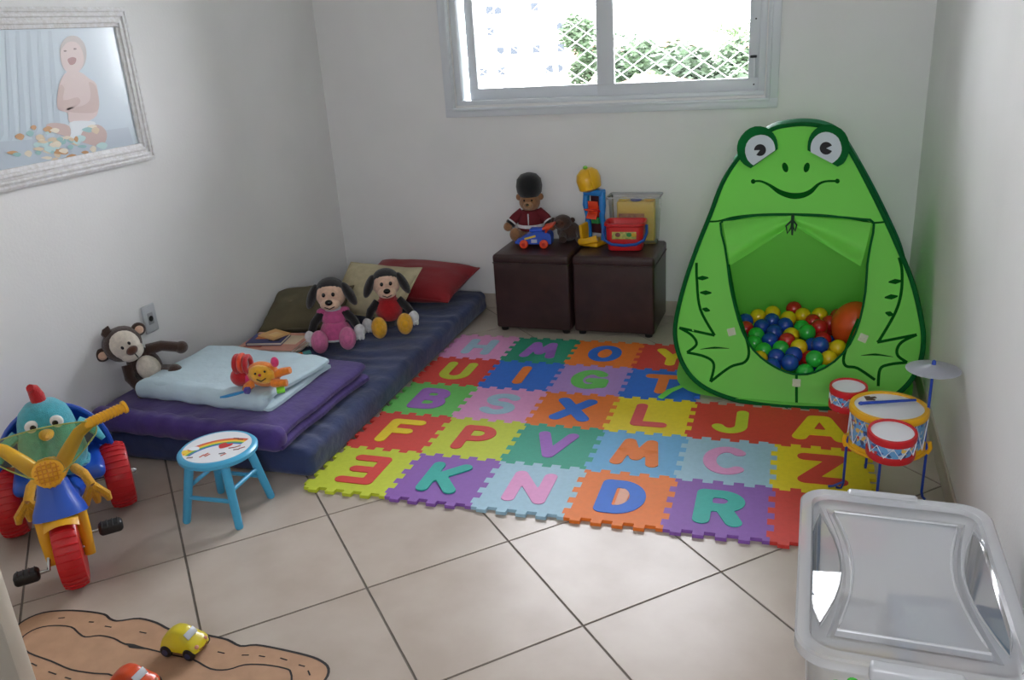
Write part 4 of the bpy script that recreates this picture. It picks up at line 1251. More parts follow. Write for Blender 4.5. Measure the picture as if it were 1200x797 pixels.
# guardsman teddy
def guard():
    t = thing('teddy_bear', 'tan teddy bear in a maroon guard coat and tall black fur hat', 'teddy bear', (0.19, 1.968, ZO - .002), 0.12)
    MB().ell((0, 0, .085), (.062, .05, .085)).build('body', P_TAN, t)
    M_COAT = mat('maroon_cloth', (104, 18, 30), .85, bump=.2, bscale=150)
    coat = MB().lathe([(.03, .158), (.05, .15), (.065, .12), (.069, .085), (.072, .055), (.066, .05)], 24, (0, 0, 0)).build('coat', M_COAT, t)
    MB().lathe([(.0715, .066), (.0725, .07), (.072, .082), (.0705, .084)], 24, (0, 0, 0), cap=False).build('belt', P_WHITE, t)
    MB().box((0, -.0685, .115), (.005, .004, .06)).build('placket', P_WHITE, coat)
    for s_ in (-1, 1):
        a = MB().tube([(s_ * .04, 0, .14), (s_ * .082, -.015, .112), (s_ * .106, -.03, .086)], [.03, .027, .025], 12).build('sleeve', M_COAT, t)
        MB().tube([(s_ * .095, -.0235, .098), (s_ * .1, -.027, .092)], .0272, 12).build('white_band', P_WHITE, a)
        MB().tube([(s_ * .1, -.027, .092), (s_ * .108, -.032, .083)], .0275, 12).build('black_cuff', P_DARK, a)
        MB().ell((s_ * .118, -.038, .072), (.024, .022, .024)).build('paw', P_TAN, a)
        MB().tube([(s_ * .035, -.01, .035), (s_ * .06, -.05, .032), (s_ * .07, -.07, .036)], [.033, .03, .03], 12).build('leg', P_TAN, t)
        MB().ell((s_ * .071, -.082, .04), (.03, .024, .036)).build('foot', P_TAN, t)
    h = MB().ell((0, -.005, .198), (.056, .052, .052)).build('head', P_TAN, t)
    MB().ell((0, -.05, .186), (.027, .024, .021)).build('muzzle', plush_mat('light_tan', (184, 140, 98)), h)
    MB().ell((0, -.074, .193), (.009, .007, .007)).build('nose', M_BEAD, h)
    for s_ in (-1, 1):
        MB().ell((s_ * .02, -.05, .212), .0055).build('eye', M_BEAD, h)
        MB().ell((s_ * .055, .0, .222), (.019, .012, .019)).build('ear', P_TAN, h)
    MB().lathe([(.05, 0), (.065, .022), (.069, .055), (.063, .09), (.042, .114), (.012, .123)], 24, (0, 0, .226)).build('fur_hat', plush_mat('black_fur', (12, 12, 16)), t)
guard()

# blue toy car with orange wheels
def blue_car():
    t = thing('toy_car', 'blue plastic toy race car with orange wheels and spoiler', 'toy car', (0.265, 1.80, ZO - .003), 0.10)
    M_B = mat('toy_blue', (36, 84, 196), .3, coat=.2); M_O = mat('toy_orange', (232, 74, 34), .35)
    side = [(-.085, .02), (-.09, .035), (-.07, .05), (-.05, .062), (-.025, .075), (.0, .082), (.04, .084), (.08, .075), (.088, .06), (.088, .02)]
    M_ = Matrix(((1, 0, 0, 0), (0, 0, -1, 0), (0, 1, 0, 0), (0, 0, 0, 1)))
    MB().prism(side, -.036, .036, M_).build('body', M_B, t)
    MB().rbox((.01, 0, .088), (.07, .05, .018), .007, 2).build('canopy', M_B, t)
    MB().rbox((-.085, 0, .03), (.03, .085, .014), .005, 2).build('bumper', M_B, t)
    sp = MB().rbox((.075, -.005, .108), (.055, .105, .012), .005, 2, rot=(0, -.25, .0)).build('spoiler', M_O, t)
    for s_ in (-1, 1): MB().tube([(.06, s_ * .03, .075), (.072, s_ * .035, .105)], .006, 8).build('spoiler_post', M_O, sp)
    for x in (-.052, .052):
        for s_ in (-1, 1):
            w = MB().rcyl((x, s_ * .036, .0225), (x, s_ * .056, .0225), .0225, .006).build('wheel', M_O, t)
            MB().cyl((x, s_ * .056, .0225), (x, s_ * .059, .0225), .009, seg=12).build('hub', mat('toy_red', (190, 30, 26), .4), w)
    MB().box((-.02, -.0368, .055), (.06, .0015, .010), rot=(0, -.25, 0)).build('decal', mat('decal_yellow', (222, 190, 60), .4), t)
    MB().box((.0, -.0368, .036), (.03, .0015, .018)).build('number_panel', mat('decal_grey', (186, 190, 206), .4), t)
blue_car()

# dark plush lying beside the teddy
def dark_plush():
    t = thing('plush_animal', 'dark brown plush animal lying behind the blue toy car', 'plush toy', (0.39, 1.935, ZO - .002), 0.1)
    MB().ell((.015, .0, .05), (.062, .05, .05)).build('body', P_BROWN, t)
    h = MB().ell((-.012, -.018, .098), (.05, .045, .042)).build('head', P_BROWN, t)
    MB().ell((-.02, -.048, .098), (.03, .022, .025)).build('face', P_NOSE, h)
    for s_ in (-1, 1):
        MB().ell((-.02 + s_ * .012, -.066, .106), .004).build('eye', M_BEAD, h)
        MB().ell((-.012 + s_ * .05, -.012, .11), (.014, .010, .014)).build('ear', P_BROWN, h)
        MB().tube([(.03 + s_ * .035, -.01, .06), (.04 + s_ * .05, -.05, .03), (.035 + s_ * .04, -.075, .02)], [.022, .02, .02], 10).build('arm', P_BROWN, t)
dark_plush()

# yellow and blue water-wheel toy
def tower():
    t = thing('water_wheel_toy', 'tall yellow and blue plastic water wheel toy', 'toy', (0.56, 1.885, ZO - .004), -0.35)
    M_Y = mat('toy_yellow', (232, 176, 22), .3, coat=.2); M_BL = mat('toy_lightblue', (40, 130, 208), .3, coat=.2)
    MB().rbox((0, -.01, .012), (.115, .13, .022), .008, 2).build('base', M_Y, t)
    MB().tube([(-.05, -.07, .02), (.0, -.085, .03), (.05, -.06, .045)], .012, 8, flat=1.4).build('chute', M_Y, t)
    MB().rbox((-.047, -.03, .06), (.016, .07, .10), .006, 2, rot=(.12, 0, 0)).build('side_wing', M_Y, t)
    for s_ in (-1, 1):
        MB().tube([(s_ * .044, .01, .02), (s_ * .05, .012, .08), (s_ * .042, .0, .14), (s_ * .05, -.005, .2), (s_ * .046, 0, .27)], [.016, .018, .014, .018, .017], 10).build('upright', M_BL, t)
    MB().rbox((0, 0, .265), (.11, .05, .03), .008, 2).build('crossbar', M_BL, t)
    MB().rbox((0, .028, .15), (.08, .012, .20), .004, 1).build('back_plate', mat('toy_darkred', (70, 26, 34), .4), t)
    w = MB()
    for k in range(5):
        a = k * 2 * math.pi / 5 + .4
        w.rbox((0, math.cos(a) * .026 - .012, .175 + math.sin(a) * .026), (.06, .006, .042), .002, 1, rot=(a - math.pi / 2, 0, 0))
    w.build('paddle_wheel', mat('toy_red_orange', (232, 72, 36), .35), t)
    MB().cyl((-.045, -.012, .175), (.045, -.012, .175), .008, seg=12).build('axle', mat('toy_red', (190, 30, 26), .4), t)
    MB().rbox((.015, -.012, .125), (.045, .03, .03), .006, 2).build('green_gear', mat('toy_green', (40, 140, 70), .4), t)
    pr_ = [(.03, .0), (.052, .012), (.057, .06), (.05, .09), (.028, .11)]
    MB().lathe(pr_, 20, (-.012, -.012, .275), (-.15, -.12, 1), sx=1.2).build('hopper', M_Y, t)
    MB().ell((-.03, -.03, .39), (.012, .012, .009)).build('green_cap', mat('toy_lime', (120, 190, 60), .4), t)
    MB().tube([(.01, -.06, .385), (.03, -.075, .35), (.05, -.07, .30)], .004, 6).build('hopper_edge', M_Y, t)
tower()

def bucket():
    t = thing('toy_bucket', 'red oblong toy bucket with blue handle and animal label', 'bucket', (0.735, 1.80, ZO - .001), 0.06)
    M_R = mat('bucket_red', (206, 32, 38), .3, coat=.2)
    def fr(w, d, r, n=6):
        out = []
        for cx, cy, a0 in ((w / 2 - r, d / 2 - r, 0), (-w / 2 + r, d / 2 - r, 90), (-w / 2 + r, -d / 2 + r, 180), (w / 2 - r, -d / 2 + r, 270)):
            for k in range(n + 1): a = math.radians(a0 + 90 * k / n); out.append((cx + r * math.cos(a), cy + r * math.sin(a)))
        return out
    prof = [(.165, .105, 0.0), (.17, .11, .006), (.172, .112, .03), (.18, .12, .034), (.186, .125, .118), (.2, .14, .125), (.2, .14, .137), (.19, .13, .137), (.178, .118, .125), (.168, .106, .012)]
    vs = []; fs = []; m = 28
    for w, d, z in prof: vs += [(x, y, z) for x, y in fr(w, d, .03)]
    for i in range(len(prof) - 1):
        for k in range(m): fs.append((i * m + k, i * m + (k + 1) % m, (i + 1) * m + (k + 1) % m, (i + 1) * m + k))
    fs.append(tuple(range(m))[::-1]); fs.append(tuple((len(prof) - 1) * m + k for k in range(m)))
    MB().add(vs, fs).build('tub', M_R, t)
    MB().tube([(-.102, 0, .115), (-.106, -.03, .085), (-.096, -.062, .055), (-.06, -.078, .038), (0, -.082, .033), (.06, -.078, .038), (.096, -.062, .055), (.106, -.03, .085), (.102, 0, .115)], .007, 10, flat=1.3).build('handle', mat('handle_blue', (36, 90, 176), .35), t)
    lb = MB().rbox((0, -.062, .078), (.118, .0025, .036), .001, 1, rot=(-.05, 0, 0)).build('label', mat('label_print', (206, 190, 96), .5, rgb2=(120, 150, 80), vscale=70), t)
    for x, c_ in ((-.03, (120, 60, 50)), (.025, (40, 130, 60)), (.048, (206, 160, 40))):
        MB().ell((x, -.0645, .082), (.013, .0015, .011)).build('label_figure', mat('fig_%d' % c_[0], c_, .5), lb)
bucket()

def rrect(w, d, r, n=5):
    out = []
    for cx, cy, a0 in ((w / 2 - r, d / 2 - r, 0), (-w / 2 + r, d / 2 - r, 90), (-w / 2 + r, -d / 2 + r, 180), (w / 2 - r, -d / 2 + r, 270)):
        for k in range(n + 1): a = math.radians(a0 + 90 * k / n); out.append((cx + r * math.cos(a), cy + r * math.sin(a)))
    return out
def loft_rr(prof, r, n=5, close_top=False, close_bot=True):
    """stack of rounded rectangles (w, d, z[, r])"""
    vs = []; fs = []; m = 4 * (n + 1)
    for q in prof:
        w, d, z = q[:3]; rr_ = q[3] if len(q) > 3 else r
        vs += [(x, y, z) for x, y in rrect(w, d, rr_, n)]
    for i in range(len(prof) - 1):
        for k in range(m): fs.append((i * m + k, i * m + (k + 1) % m, (i + 1) * m + (k + 1) % m, (i + 1) * m + k))
    if close_bot: fs.append(tuple(range(m))[::-1])
    if close_top: fs.append(tuple((len(prof) - 1) * m + k for k in range(m)))
    return MB().add(vs, fs)
M_CLEAR = clear_mat('clear_plastic', haze=0.16, gloss=0.05, rough=0.05)
def clear_bin():
    t = thing('clear_bin', 'small clear plastic bin of yellow toys behind the red bucket', 'bin', (0.755, 1.935, ZO - .001), 0.03)
    loft_rr([(.225, .11, .002), (.23, .115, .006), (.25, .13, .228), (.264, .144, .23), (.264, .144, .238), (.252, .132, .238)], .018).build('tub', M_CLEAR, t)
    MB().tube([(x, y, .236) for x, y in rrect(.262, .142, .02)], .004, 6, closed=True).build('rim', clear_mat('milky_rim', haze=0.55, gloss=.05), t)
    # contents
    c_ = thing('toy_box', 'flat yellow toy box standing inside the clear bin', 'box', (0.76, 1.94, ZO + .002), 0.03)
    b_ = MB().rbox((0, 0, .105), (.19, .05, .20), .008, 2).build('box_body', mat('toy_yellow2', (226, 190, 60), .4), c_)
    MB().box((-.02, -.026, .11), (.13, .003, .07)).build('picture_panel', mat('panel_brown', (150, 84, 56), .5, rgb2=(190, 130, 70), vscale=40), b_)
    MB().box((0, -.026, .175), (.17, .003, .04)).build('title_panel', mat('panel_yellow', (236, 200, 70), .5), b_)
    for x, cc, nm in ((-.06, (232, 196, 40), 'yellow plastic ring lying on the toy box in the bin'), (.0, (50, 60, 150), 'dark blue plastic ring lying on the toy box in the bin'), (.068, (228, 170, 30), 'amber plastic ring lying on the toy box in the bin')):
        r_ = thing('toy_ring', nm, 'toy ring', (0.76 + x, 1.94, ZO + .214))
        MB().tube([(.022 * math.cos(a * .3927), .022 * math.sin(a * .3927), 0) for a in range(16)], .007, 8, closed=True).build('ring_body', mat('ring_%d_%d' % (cc[0], cc[1]), cc, .4), r_)
clear_bin()

# ------------------------------------------------------------------ stool
def stool():
    t = thing('wooden_stool', 'small blue wooden stool with a rainbow printed round seat', 'stool', (-0.217, -0.205, 0), 0.06)
    M_S = mat('stool_blue', (72, 170, 212), .35, coat=.2)
    H, R_ = .24, .128
    seat = MB().lathe([(R_ - .012, H - .028), (R_, H - .02), (R_ + .001, H - .008), (R_ - .006, H - .001), (R_ - .014, H)], 40, (0, 0, 0)).build('seat', M_S, t)
    W_ = mat('stool_white', (224, 226, 230), .35)
    MB().lathe([(R_ - .017, H - .001), (R_ - .017, H + .0006)], 40, (0, 0, 0)).build('printed_disc', W_, seat)
    # printed rainbow: concentric arcs
    cx, cy = 0.06, -0.085
    for k, c_ in enumerate(((206, 50, 44), (232, 140, 40), (240, 208, 60), (80, 168, 90), (60, 110, 190))):
        r0 = .155 - k * .0085; vs = []; fs = []; n = 26
        i = 0
        for q in range(n + 1):
            a = math.radians(84 + 92 * q / n)
            for rr_ in (r0, r0 - .0085):
                x, y = cx + rr_ * math.cos(a), cy + rr_ * math.sin(a)
                L_ = math.hypot(x, y)
                if L_ > R_ - .019: x, y = x * (R_ - .019) / L_, y * (R_ - .019) / L_
                vs.append((x, y, H + .0009))
        fs = [(2 * q, 2 * q + 1, 2 * q + 3, 2 * q + 2) for q in range(n)]
        MB().add(vs, fs).build('rainbow_band', mat('rainbow_%d' % k, c_, .4), seat)
    def blob(pts, nm, c_, z=H + .0013):
        v, f = fill2d(smooth_loop(pts, 3)); MB().add([(p.x, p.y, z) for p in v], f).build(nm, mat('st_%s' % nm, c_, .4), seat)
    blob([(-.085, -.02), (-.07, -.012), (-.055, -.018), (-.05, -.032), (-.068, -.04), (-.088, -.034)], 'cloud', (232, 236, 244))
    blob([(-.098, -.045), (-.082, -.04), (-.075, -.055), (-.082, -.068), (-.094, -.06)], 'star', (240, 206, 60))
    blob([(.0, .012), (.012, .03), (.026, .022), (.04, .03), (.044, .012), (.02, -.012)], 'heart', (204, 40, 44))
    for k, (x, y, a, c_) in enumerate(((.055, .0, .5, (150, 60, 60)), (.07, .012, .9, (160, 90, 60)), (.078, -.008, .4, (120, 70, 60)), (.09, .006, .8, (150, 60, 50)), (.03, .065, .1, (120, 130, 150)), (.05, .06, 0, (120, 130, 150)),
                                   (-.005, -.055, 1.3, (190, 90, 70)), (.004, -.06, 1.2, (190, 120, 60)), (-.012, -.068, 1.4, (190, 90, 70)), (.045, -.04, .5, (90, 80, 80)), (.055, -.048, 1.1, (190, 130, 60)), (-.045, -.085, .4, (120, 140, 170)))):
        MB().rbox((x, y, H + .001), (.02, .006, .0008), .0003, 1, rot=(0, 0, a)).build('doodle', mat('doodle_%d' % c_[0], c_, .5), seat)
    P = {}
    for sx in (-1, 1):
        for sy in (-1, 1):
            top = Vector((sx * .066, sy * .066, H - .024)); bot = Vector((sx * .101, sy * .099, 0.0))
            P[(sx, sy)] = (top, bot)
            MB().tube([top, bot.lerp(top, .03), bot], [.0155, .0135, .011], 12).build('leg', M_S, t)
    for (a, b, f_) in (((-1, -1), (1, -1), .42), ((-1, 1), (1, 1), .42), ((-1, -1), (-1, 1), .58), ((1, -1), (1, 1), .58)):
        MB().cyl(P[a][1].lerp(P[a][0], f_), P[b][1].lerp(P[b][0], f_), .0075, seg=10).build('stretcher', M_S, t)
stool()

# ------------------------------------------------------------------ tricycle
TRI = Vector((-0.735, -0.372, 0)); TRZ = -0.745
M_TRED = mat('trike_red', (196, 26, 34), .35, coat=.15); M_TYEL = mat('trike_yellow', (232, 170, 28), .35, coat=.15)
M_TBLUE = mat('trike_blue', (34, 84, 190), .3, coat=.2); M_STEEL = mat('steel', (190, 190, 190), .25, metal=1.0)
def tricycle():
    t = thing('tricycle', 'red yellow and blue plastic tricycle beside the mattress', 'tricycle', TRI, TRZ)
    def wheel(c, r, w, ribs=30):
        prof = [(r * .35, -w * .40), (r * .7, -w * .5), (r * .9, -w * .47), (r * .985, -w * .3), (r, 0), (r * .985, w * .3), (r * .9, w * .47), (r * .7, w * .5), (r * .35, w * .40)]
        wh = MB().lathe(prof, 36, c, (0, 1, 0)).build('wheel', M_TRED, t)
        rb = MB()
        for k in range(ribs):
            a = 2 * math.pi * k / ribs; d = Vector((math.cos(a), 0, math.sin(a)))
            rb.tube([Vector(c) + d * (r * .93) + Vector((0, -w * .43, 0)), Vector(c) + d * (r * .995) + Vector((0, -w * .2, 0)), Vector(c) + d * r * 1.003, Vector(c) + d * (r * .995) + Vector((0, w * .2, 0)), Vector(c) + d * (r * .93) + Vector((0, w * .43, 0))], .0035, 5)
        rb.build('tread', M_TRED, wh)
        hub = MB().lathe([(r * .38, -w * .42), (r * .3, -w * .46), (r * .12, -w * .48)], 20, c, (0, 1, 0)); hub.lathe([(r * .38, w * .42), (r * .3, w * .46), (r * .12, w * .48)], 20, c, (0, 1, 0))
        hub.build('hub', M_TRED, wh)
        return wh
    R_ = .112
    for s_ in (-1, 1):
        w = wheel((0, s_ * .165, R_), R_, .085)
        MB().lathe([(.0, .0), (.009, .0), (.009, .01), (.004, .016)], 12, (0, s_ * .207, R_), (0, s_, 0)).build('axle_cap', M_STEEL, w)
    MB().cyl((0, -.21, R_), (0, .21, R_), .006, seg=10).build('rear_axle', M_STEEL, t)
    fw = wheel((.432, 0, R_), R_, .072)
    # body: seat scoop with tall round back, and the beam to the head tube
    MB().tube([(-.04, 0, .15), (.08, 0, .165), (.2, 0, .18), (.3, 0, .215), (.36, 0, .25)], [.075, .085, .06, .05, .055], 16, flat=.62).build('beam', M_TBLUE, t)
    vs = []; fs = []; n, m = 20, 10
    for i in range(n + 1):
        a = math.pi * i / n                 # half circle of the back, from one side to the other
        for j in range(m + 1):
            rr_ = .168 * (j / m) ** .8
            y, z = math.cos(a) * rr_, math.sin(a) * rr_ * 1.12
            x = -.10 + .085 * (j / m) ** 2 * (1 - .25 * math.sin(a))
            vs.append((x, y, .215 + z))
    for i in range(n):
        for j in range(m): o = i * (m + 1) + j; fs.append((o, o + 1, o + m + 2, o + m + 1))
    bk = MB().add(vs, fs)
    rim = [(-.10 + .085 * (1 - .25 * math.sin(math.pi * i / n)), math.cos(math.pi * i / n) * .168, .215 + math.sin(math.pi * i / n) * .168 * 1.12) for i in range(n + 1)]
    bk.tube(rim, .008, 8)
    bk.build('seat_back', M_TBLUE, t)
    MB().rbox((.02, 0, .198), (.24, .27, .05), .024, 3).build('seat', M_TBLUE, t)
    # front fork and fender
    st = Vector((.432, 0, R_)); hd_ = Vector((.372, 0, .30)); ax = (hd_ - st).normalized()
    fork = MB()
    for s_ in (-1, 1):
        fork.tube([st + Vector((0, s_ * .05, -.03)), st + Vector((-.006, s_ * .052, .05)), st + Vector((-.02, s_ * .05, .11)), st + Vector((-.028, s_ * .03, .142))], [.015, .017, .02, .018], 10, flat=.7)
    fork.build('fork', M_TYEL, t)
    vs = []; fs = []
    for i in range(9):
        a = math.radians(62 + 66 * i / 8)
        for j in range(7):
            y = -.046 + .092 * j / 6; rr_ = .132 - abs(y) ** 2 * 9
            vs.append((.432 + math.cos(a) * rr_, y, R_ + math.sin(a) * rr_))
    for i in range(8):
        for j in range(6): o = i * 7 + j; fs.append((o, o + 1, o + 8, o + 7))
    MB().add(vs, fs).build('fender', M_TYEL, t)
    MB().lathe([(.075, -.02), (.07, 0), (.052, .04), (.043, .075), (.04, .085)], 24, (.395, 0, .235), ax).build('head_cowl', M_TBLUE, t)
    # steering column with lamp and handlebar
    MB().tube([(.385, 0, .30), (.372, 0, .35), (.362, 0, .385)], [.034, .036, .024], 14).build('column', M_TYEL, t)
    lamp = MB().lathe([(.0, .03), (.03, .028), (.042, .02), (.044, 0.0), (.03, -.02)], 24, (.402, 0, .358), (.93, 0, .34)).build('lamp', M_TYEL, t)
    g = MB()
    lx, ly, ld = basis((.93, 0, .34)); lc = Vector((.402, 0, .358)) + ld * .0305
    for k in range(-2, 3):
        h_ = math.sqrt(max(0, .034 ** 2 - (k * .0125) ** 2))
        g.tube([lc + lx * k * .0125 - ly * h_, lc + lx * k * .0125 + ly * h_], .002, 5); g.tube([lc + ly * k * .0125 - lx * h_, lc + ly * k * .0125 + lx * h_], .002, 5)
    g.build('lamp_grille', mat('grille_amber', (214, 140, 24), .4), lamp)
    for s_ in (-1, 1):
        b = MB().tube([(.372, s_ * .018, .335), (.365, s_ * .06, .392), (.35, s_ * .098, .436), (.33, s_ * .135, .452)], [.024, .022, .018, .016], 12).build('handlebar_arm', M_TYEL, t)
        gr = MB().cyl((.333, s_ * .13, .451), (.30, s_ * .228, .462), .0145, seg=14)
        d = (Vector((.30, s_ * .228, .462)) - Vector((.333, s_ * .13, .451)))
        for k in range(9):
            p = Vector((.333, s_ * .13, .451)) + d * (.08 + k * .1); q = d.normalized() * .003
            gr.cyl(p - q, p + q, .0168, seg=14)
        gr.cyl(Vector((.30, s_ * .228, .462)), Vector((.297, s_ * .236, .463)), .02, seg=16)
        gr.build('grip', M_TYEL, b)
    # tinted windshield
    M_TINT = clear_mat('tinted_screen', rgb=(236, 240, 176), haze=.10, gloss=.05, hazecol=(214, 206, 110))
    def ws(u, v):       # u across -1..1, v up 0..1
        wd = .028 + .118 * min(1, v * 1.35) ** .8
        z = .355 + v * .132 - .035 * u * u * v
        return Vector((.428 - v * .05 - .05 * u * u * v, u * wd, z))
    vs = []; fs = []; n, m = 18, 10
    for off in (0, -.003):
        for i in range(n + 1):
            for j in range(m + 1):
                p = ws(-1 + 2 * i / n, j / m); vs.append((p.x + off, p.y, p.z))
    k = (n + 1) * (m + 1)
    for i in range(n):
        for j in range(m): o = i * (m + 1) + j; fs.append((o, o + 1, o + m + 2, o + m + 1))
    MB().add(vs[:k], fs).build('windshield', M_TINT, t)
    edge = [ws(-1, j / m) for j in range(m + 1)] + [ws(-1 + 2 * i / n, 1) for i in range(1, n)] + [ws(1, j / m) for j in range(m, -1, -1)]
    MB().tube(edge, .0022, 6, closed=True).build('windshield_edge', mat('tint_edge', (150, 160, 84), .3), t)
    # pedals
    for s_, dz, dx in ((-1, -.028, .03), (1, .024, -.028)):
        a = Vector((.432, s_ * .036, R_)); b = Vector((.432 + dx, s_ * .062, R_ + dz)); c_ = Vector((.432 + dx, s_ * .085, R_ + dz)); d = Vector((.432 + dx, s_ * .152, R_ + dz))
        cr = MB().tube([a, a + Vector((0, s_ * .02, 0)), b, c_], .006, 8).build('crank', M_STEEL, t)
        p = MB().rbox((c_ + d) / 2, (.042, .068, .036), .012, 3)
        p.build('pedal', M_BLACK, t)
        rb = MB()
        for k in range(4):
            y = c_.y + (d.y - c_.y) * (.16 + k * .22)
            rb.tube([(c_.x - .019, y, c_.z + .012), (c_.x - .012, y, c_.z + .0185), (c_.x + .012, y, c_.z + .0185), (c_.x + .019, y, c_.z + .012)], .0022, 5)
        rb.build('pedal_rib', M_BLACK, t)
tricycle()

# blue plush bird sitting on the tricycle
def bird():
    t = thing('plush_bird', 'turquoise plush bird with red comb sitting on the tricycle', 'plush toy', TRI, TRZ)
    b = MB().lathe([(.07, .222), (.092, .235), (.1, .27), (.094, .32), (.086, .36), (.08, .395), (.07, .425), (.046, .45), (.015, .46)], 28, (.06, 0, 0)).build('body', P_BLUE, t)
    fr_ = MB()
    fr_.tube([(.06 + .09 * math.cos(a * .1745), .09 * math.sin(a * .1745), .232 + .006 * math.sin(a * 1.57)) for a in range(36)], .011, 6, closed=True)
    fr_.build('ruffle', P_BLUE, t)
    MB().tube([(.06, -.002, .45), (.055, -.004, .475), (.052, -.01, .498), (.064, -.016, .508)], [.022, .022, .018, .012], 10).build('comb', P_RED, t)
    MB().ell((.148, 0, .375), (.03, .022, .014), (0, .2, 0)).build('beak', P_YEL, t)
    for s_ in (-1, 1):
        e = MB().ell((.128, s_ * .034, .402), (.012, .021, .021)).build('eye', mat('eye_white', (232, 232, 232), .4), t)
        MB().ell((.139, s_ * .031, .402), (.004, .009, .009)).build('pupil', M_BEAD, e)
        MB().tube([(.06, s_ * .088, .36), (.07, s_ * .125, .335), (.085, s_ * .15, .29)], [.026, .026, .012], 12, flat=.6).build('wing', P_BLUE, t)
        l = MB().tube([(.13, s_ * .045, .238), (.20, s_ * .075, .236), (.235, s_ * .09, .205)], [.016, .015, .015], 10).build('leg', P_YEL, t)
        for q in (-.03, 0, .03):
            MB().tube([(.235, s_ * .09, .205), (.24, s_ * .095 + q, .165), (.24, s_ * .095 + q * 1.1, .145)], [.016, .014, .009], 8).build('toe', P_YEL, l)
bird()

# ------------------------------------------------------------------ toy drum kit
def wrap_mat():
    if 'drum_wrap' in MATS: return MATS['drum_wrap']
    m = mat('drum_wrap', (96, 156, 206), 0.35, coat=.2); nt = m.node_tree; N = nt.nodes; L = nt.links
    tc = N.new('ShaderNodeTexCoord'); vo = N.new('ShaderNodeTexVoronoi'); vo.inputs['Scale'].default_value = 95
    L.new(tc.outputs['Object'], vo.inputs['Vector'])
    rp = N.new('ShaderNodeValToRGB'); rp.color_ramp.interpolation = 'CONSTANT'
    e = rp.color_ramp.elements
    e[0].position = 0; e[0].color = lin((104, 164, 212)); e[1].position = .55; e[1].color = lin((64, 110, 176))
    for p, c_ in ((.68, (200, 70, 70)), (.76, (226, 190, 90)), (.84, (190, 206, 220)), (.94, (70, 84, 120))):
        q = rp.color_ramp.elements.new(p); q.color = lin(c_)
    sp = N.new('ShaderNodeSeparateColor'); L.new(vo.outputs['Color'], sp.inputs[0]); L.new(sp.outputs[0], rp.inputs[0])
    L.new(rp.outputs[0], N['Principled BSDF'].inputs['Base Color'])
    return m
M_WRAP = wrap_mat(); M_SKIN = mat('drum_skin', (226, 228, 232), .35); M_HYEL = mat('hoop_yellow', (236, 176, 16), .35, coat=.2); M_HRED = mat('hoop_red', (200, 28, 36), .35, coat=.2)
M_DBLUE = mat('stand_blue', (36, 70, 170), .35); M_CORD = mat('drum_cord', (226, 230, 236), .5)
